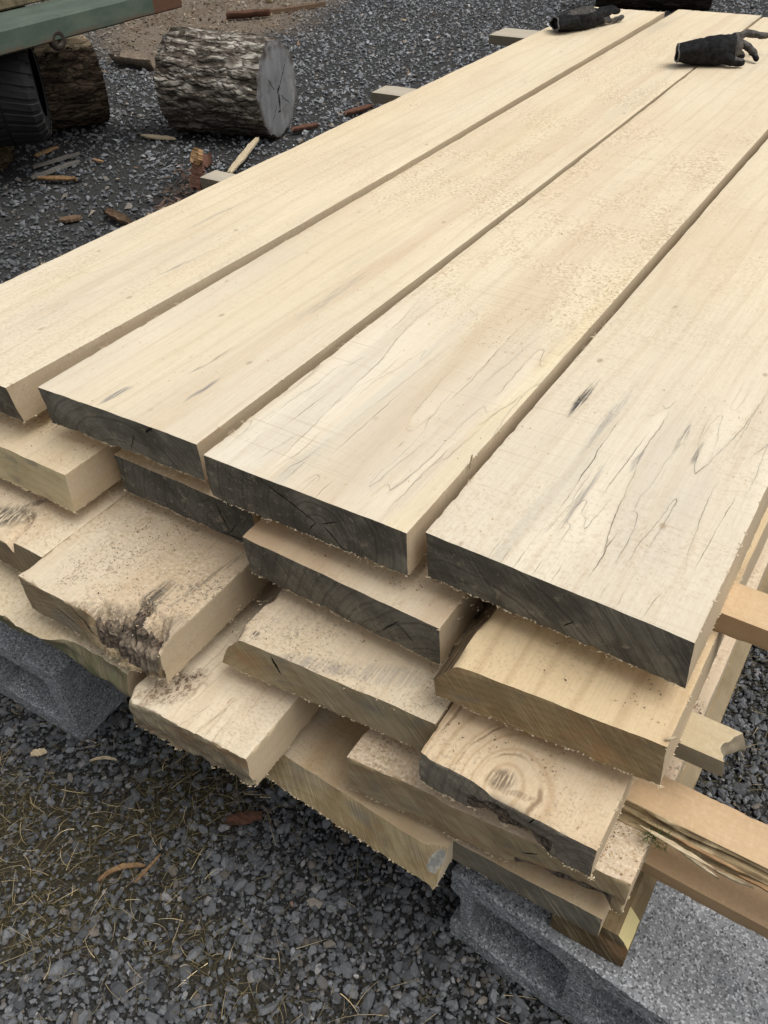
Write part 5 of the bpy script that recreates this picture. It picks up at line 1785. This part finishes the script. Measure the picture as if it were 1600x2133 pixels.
# loose slivers along the torn stick, parts of it
TM = Matrix.Translation(torn.location) @ torn.rotation_euler.to_matrix().to_4x4()
rs_ = random.Random(5)
for k_ in range(11):
    xa = -0.05 + 0.028 * k_ + rs_.uniform(-0.01, 0.01)
    ln_ = rs_.uniform(0.03, 0.10)
    zz = Z4 + T4 + rs_.uniform(0.006, 0.024)
    yy = 0.537 - rs_.uniform(0.0, 0.006)
    sl = flake('splinter', None, (xa, yy), (xa + ln_, yy - rs_.uniform(-0.003, 0.009)), rs_.uniform(0.003, 0.006), rs_.uniform(0.0015, 0.003), [F_PALE, F_TAN, F_PALE][k_ % 3], 60 + k_,
               z0=zz, z1=zz + rs_.uniform(-0.006, 0.005), cat=None, group=None, taper=0.85)
    sl.parent = torn
    sl.matrix_parent_inverse = TM.inverted()


# bark clump at the left edge
def clump():
    n = 60
    V, F = ico()
    bm = bmesh.new()
    bmesh.ops.create_icosphere(bm, subdivisions=5, radius=1)
    P = np.array([v.co[:] for v in bm.verts])
    Fc = np.array([[v.index for v in f.verts] for f in bm.faces])
    bm.free()
    d = 1 + 0.35 * fbm(P * 2.2, 4, 3) + 0.12 * fbm(P * 12, 3, 5)
    P = P * d[:, None] * [0.13, 0.10, 0.075]
    P[:, 2] += 0.05
    N_ = flake_mat('matted_bark', (0.16, 0.115, 0.06), (0.07, 0.05, 0.03), 7)
    o = mesh_obj('bark_clump', P, Fc, N_, None, smooth=3.2, loc=(-3.80, 2.40, 0))
    tag(o, 'matted brown clump of bark fibres at the left edge of the picture', 'bark clump')
    k = rng.choice(len(P), 900)
    C = P[k]
    col = np.array([[0.22, 0.165, 0.09]]) * np.exp(rng.normal(0, 0.45, (900, 1)))
    Vg, Fg, cg = strands(C, rng.uniform(0.015, 0.05, 900), rng.uniform(0.0008, 0.0016, 900), col, 44, 1.0, 0.9)
    h = mesh_obj('fibre', Vg, Fg, M_GRASS, o, colors=cg)
    h['kind'] = 'stuff'


clump()


# moss tuft on the splintered sticker
def tuft():
    n = 70
    C = np.stack([rng.normal(-0.030, 0.007, n), rng.normal(0.530, 0.004, n), Z4 + T4 + rng.uniform(0.004, 0.018, n)], 1)
    col = np.array([[0.075, 0.10, 0.03]]) * np.exp(rng.normal(0, 0.35, (n, 1)))
    V, F, c = strands(C, rng.uniform(0.004, 0.014, n), rng.uniform(0.0003, 0.0006, n), col, 61, 1.2, 0.8)
    o = mesh_obj('moss', V, F, M_GRASS, colors=c)
    tag(o, 'small green moss tuft on the splintered stick', 'moss', kind='stuff')


tuft()
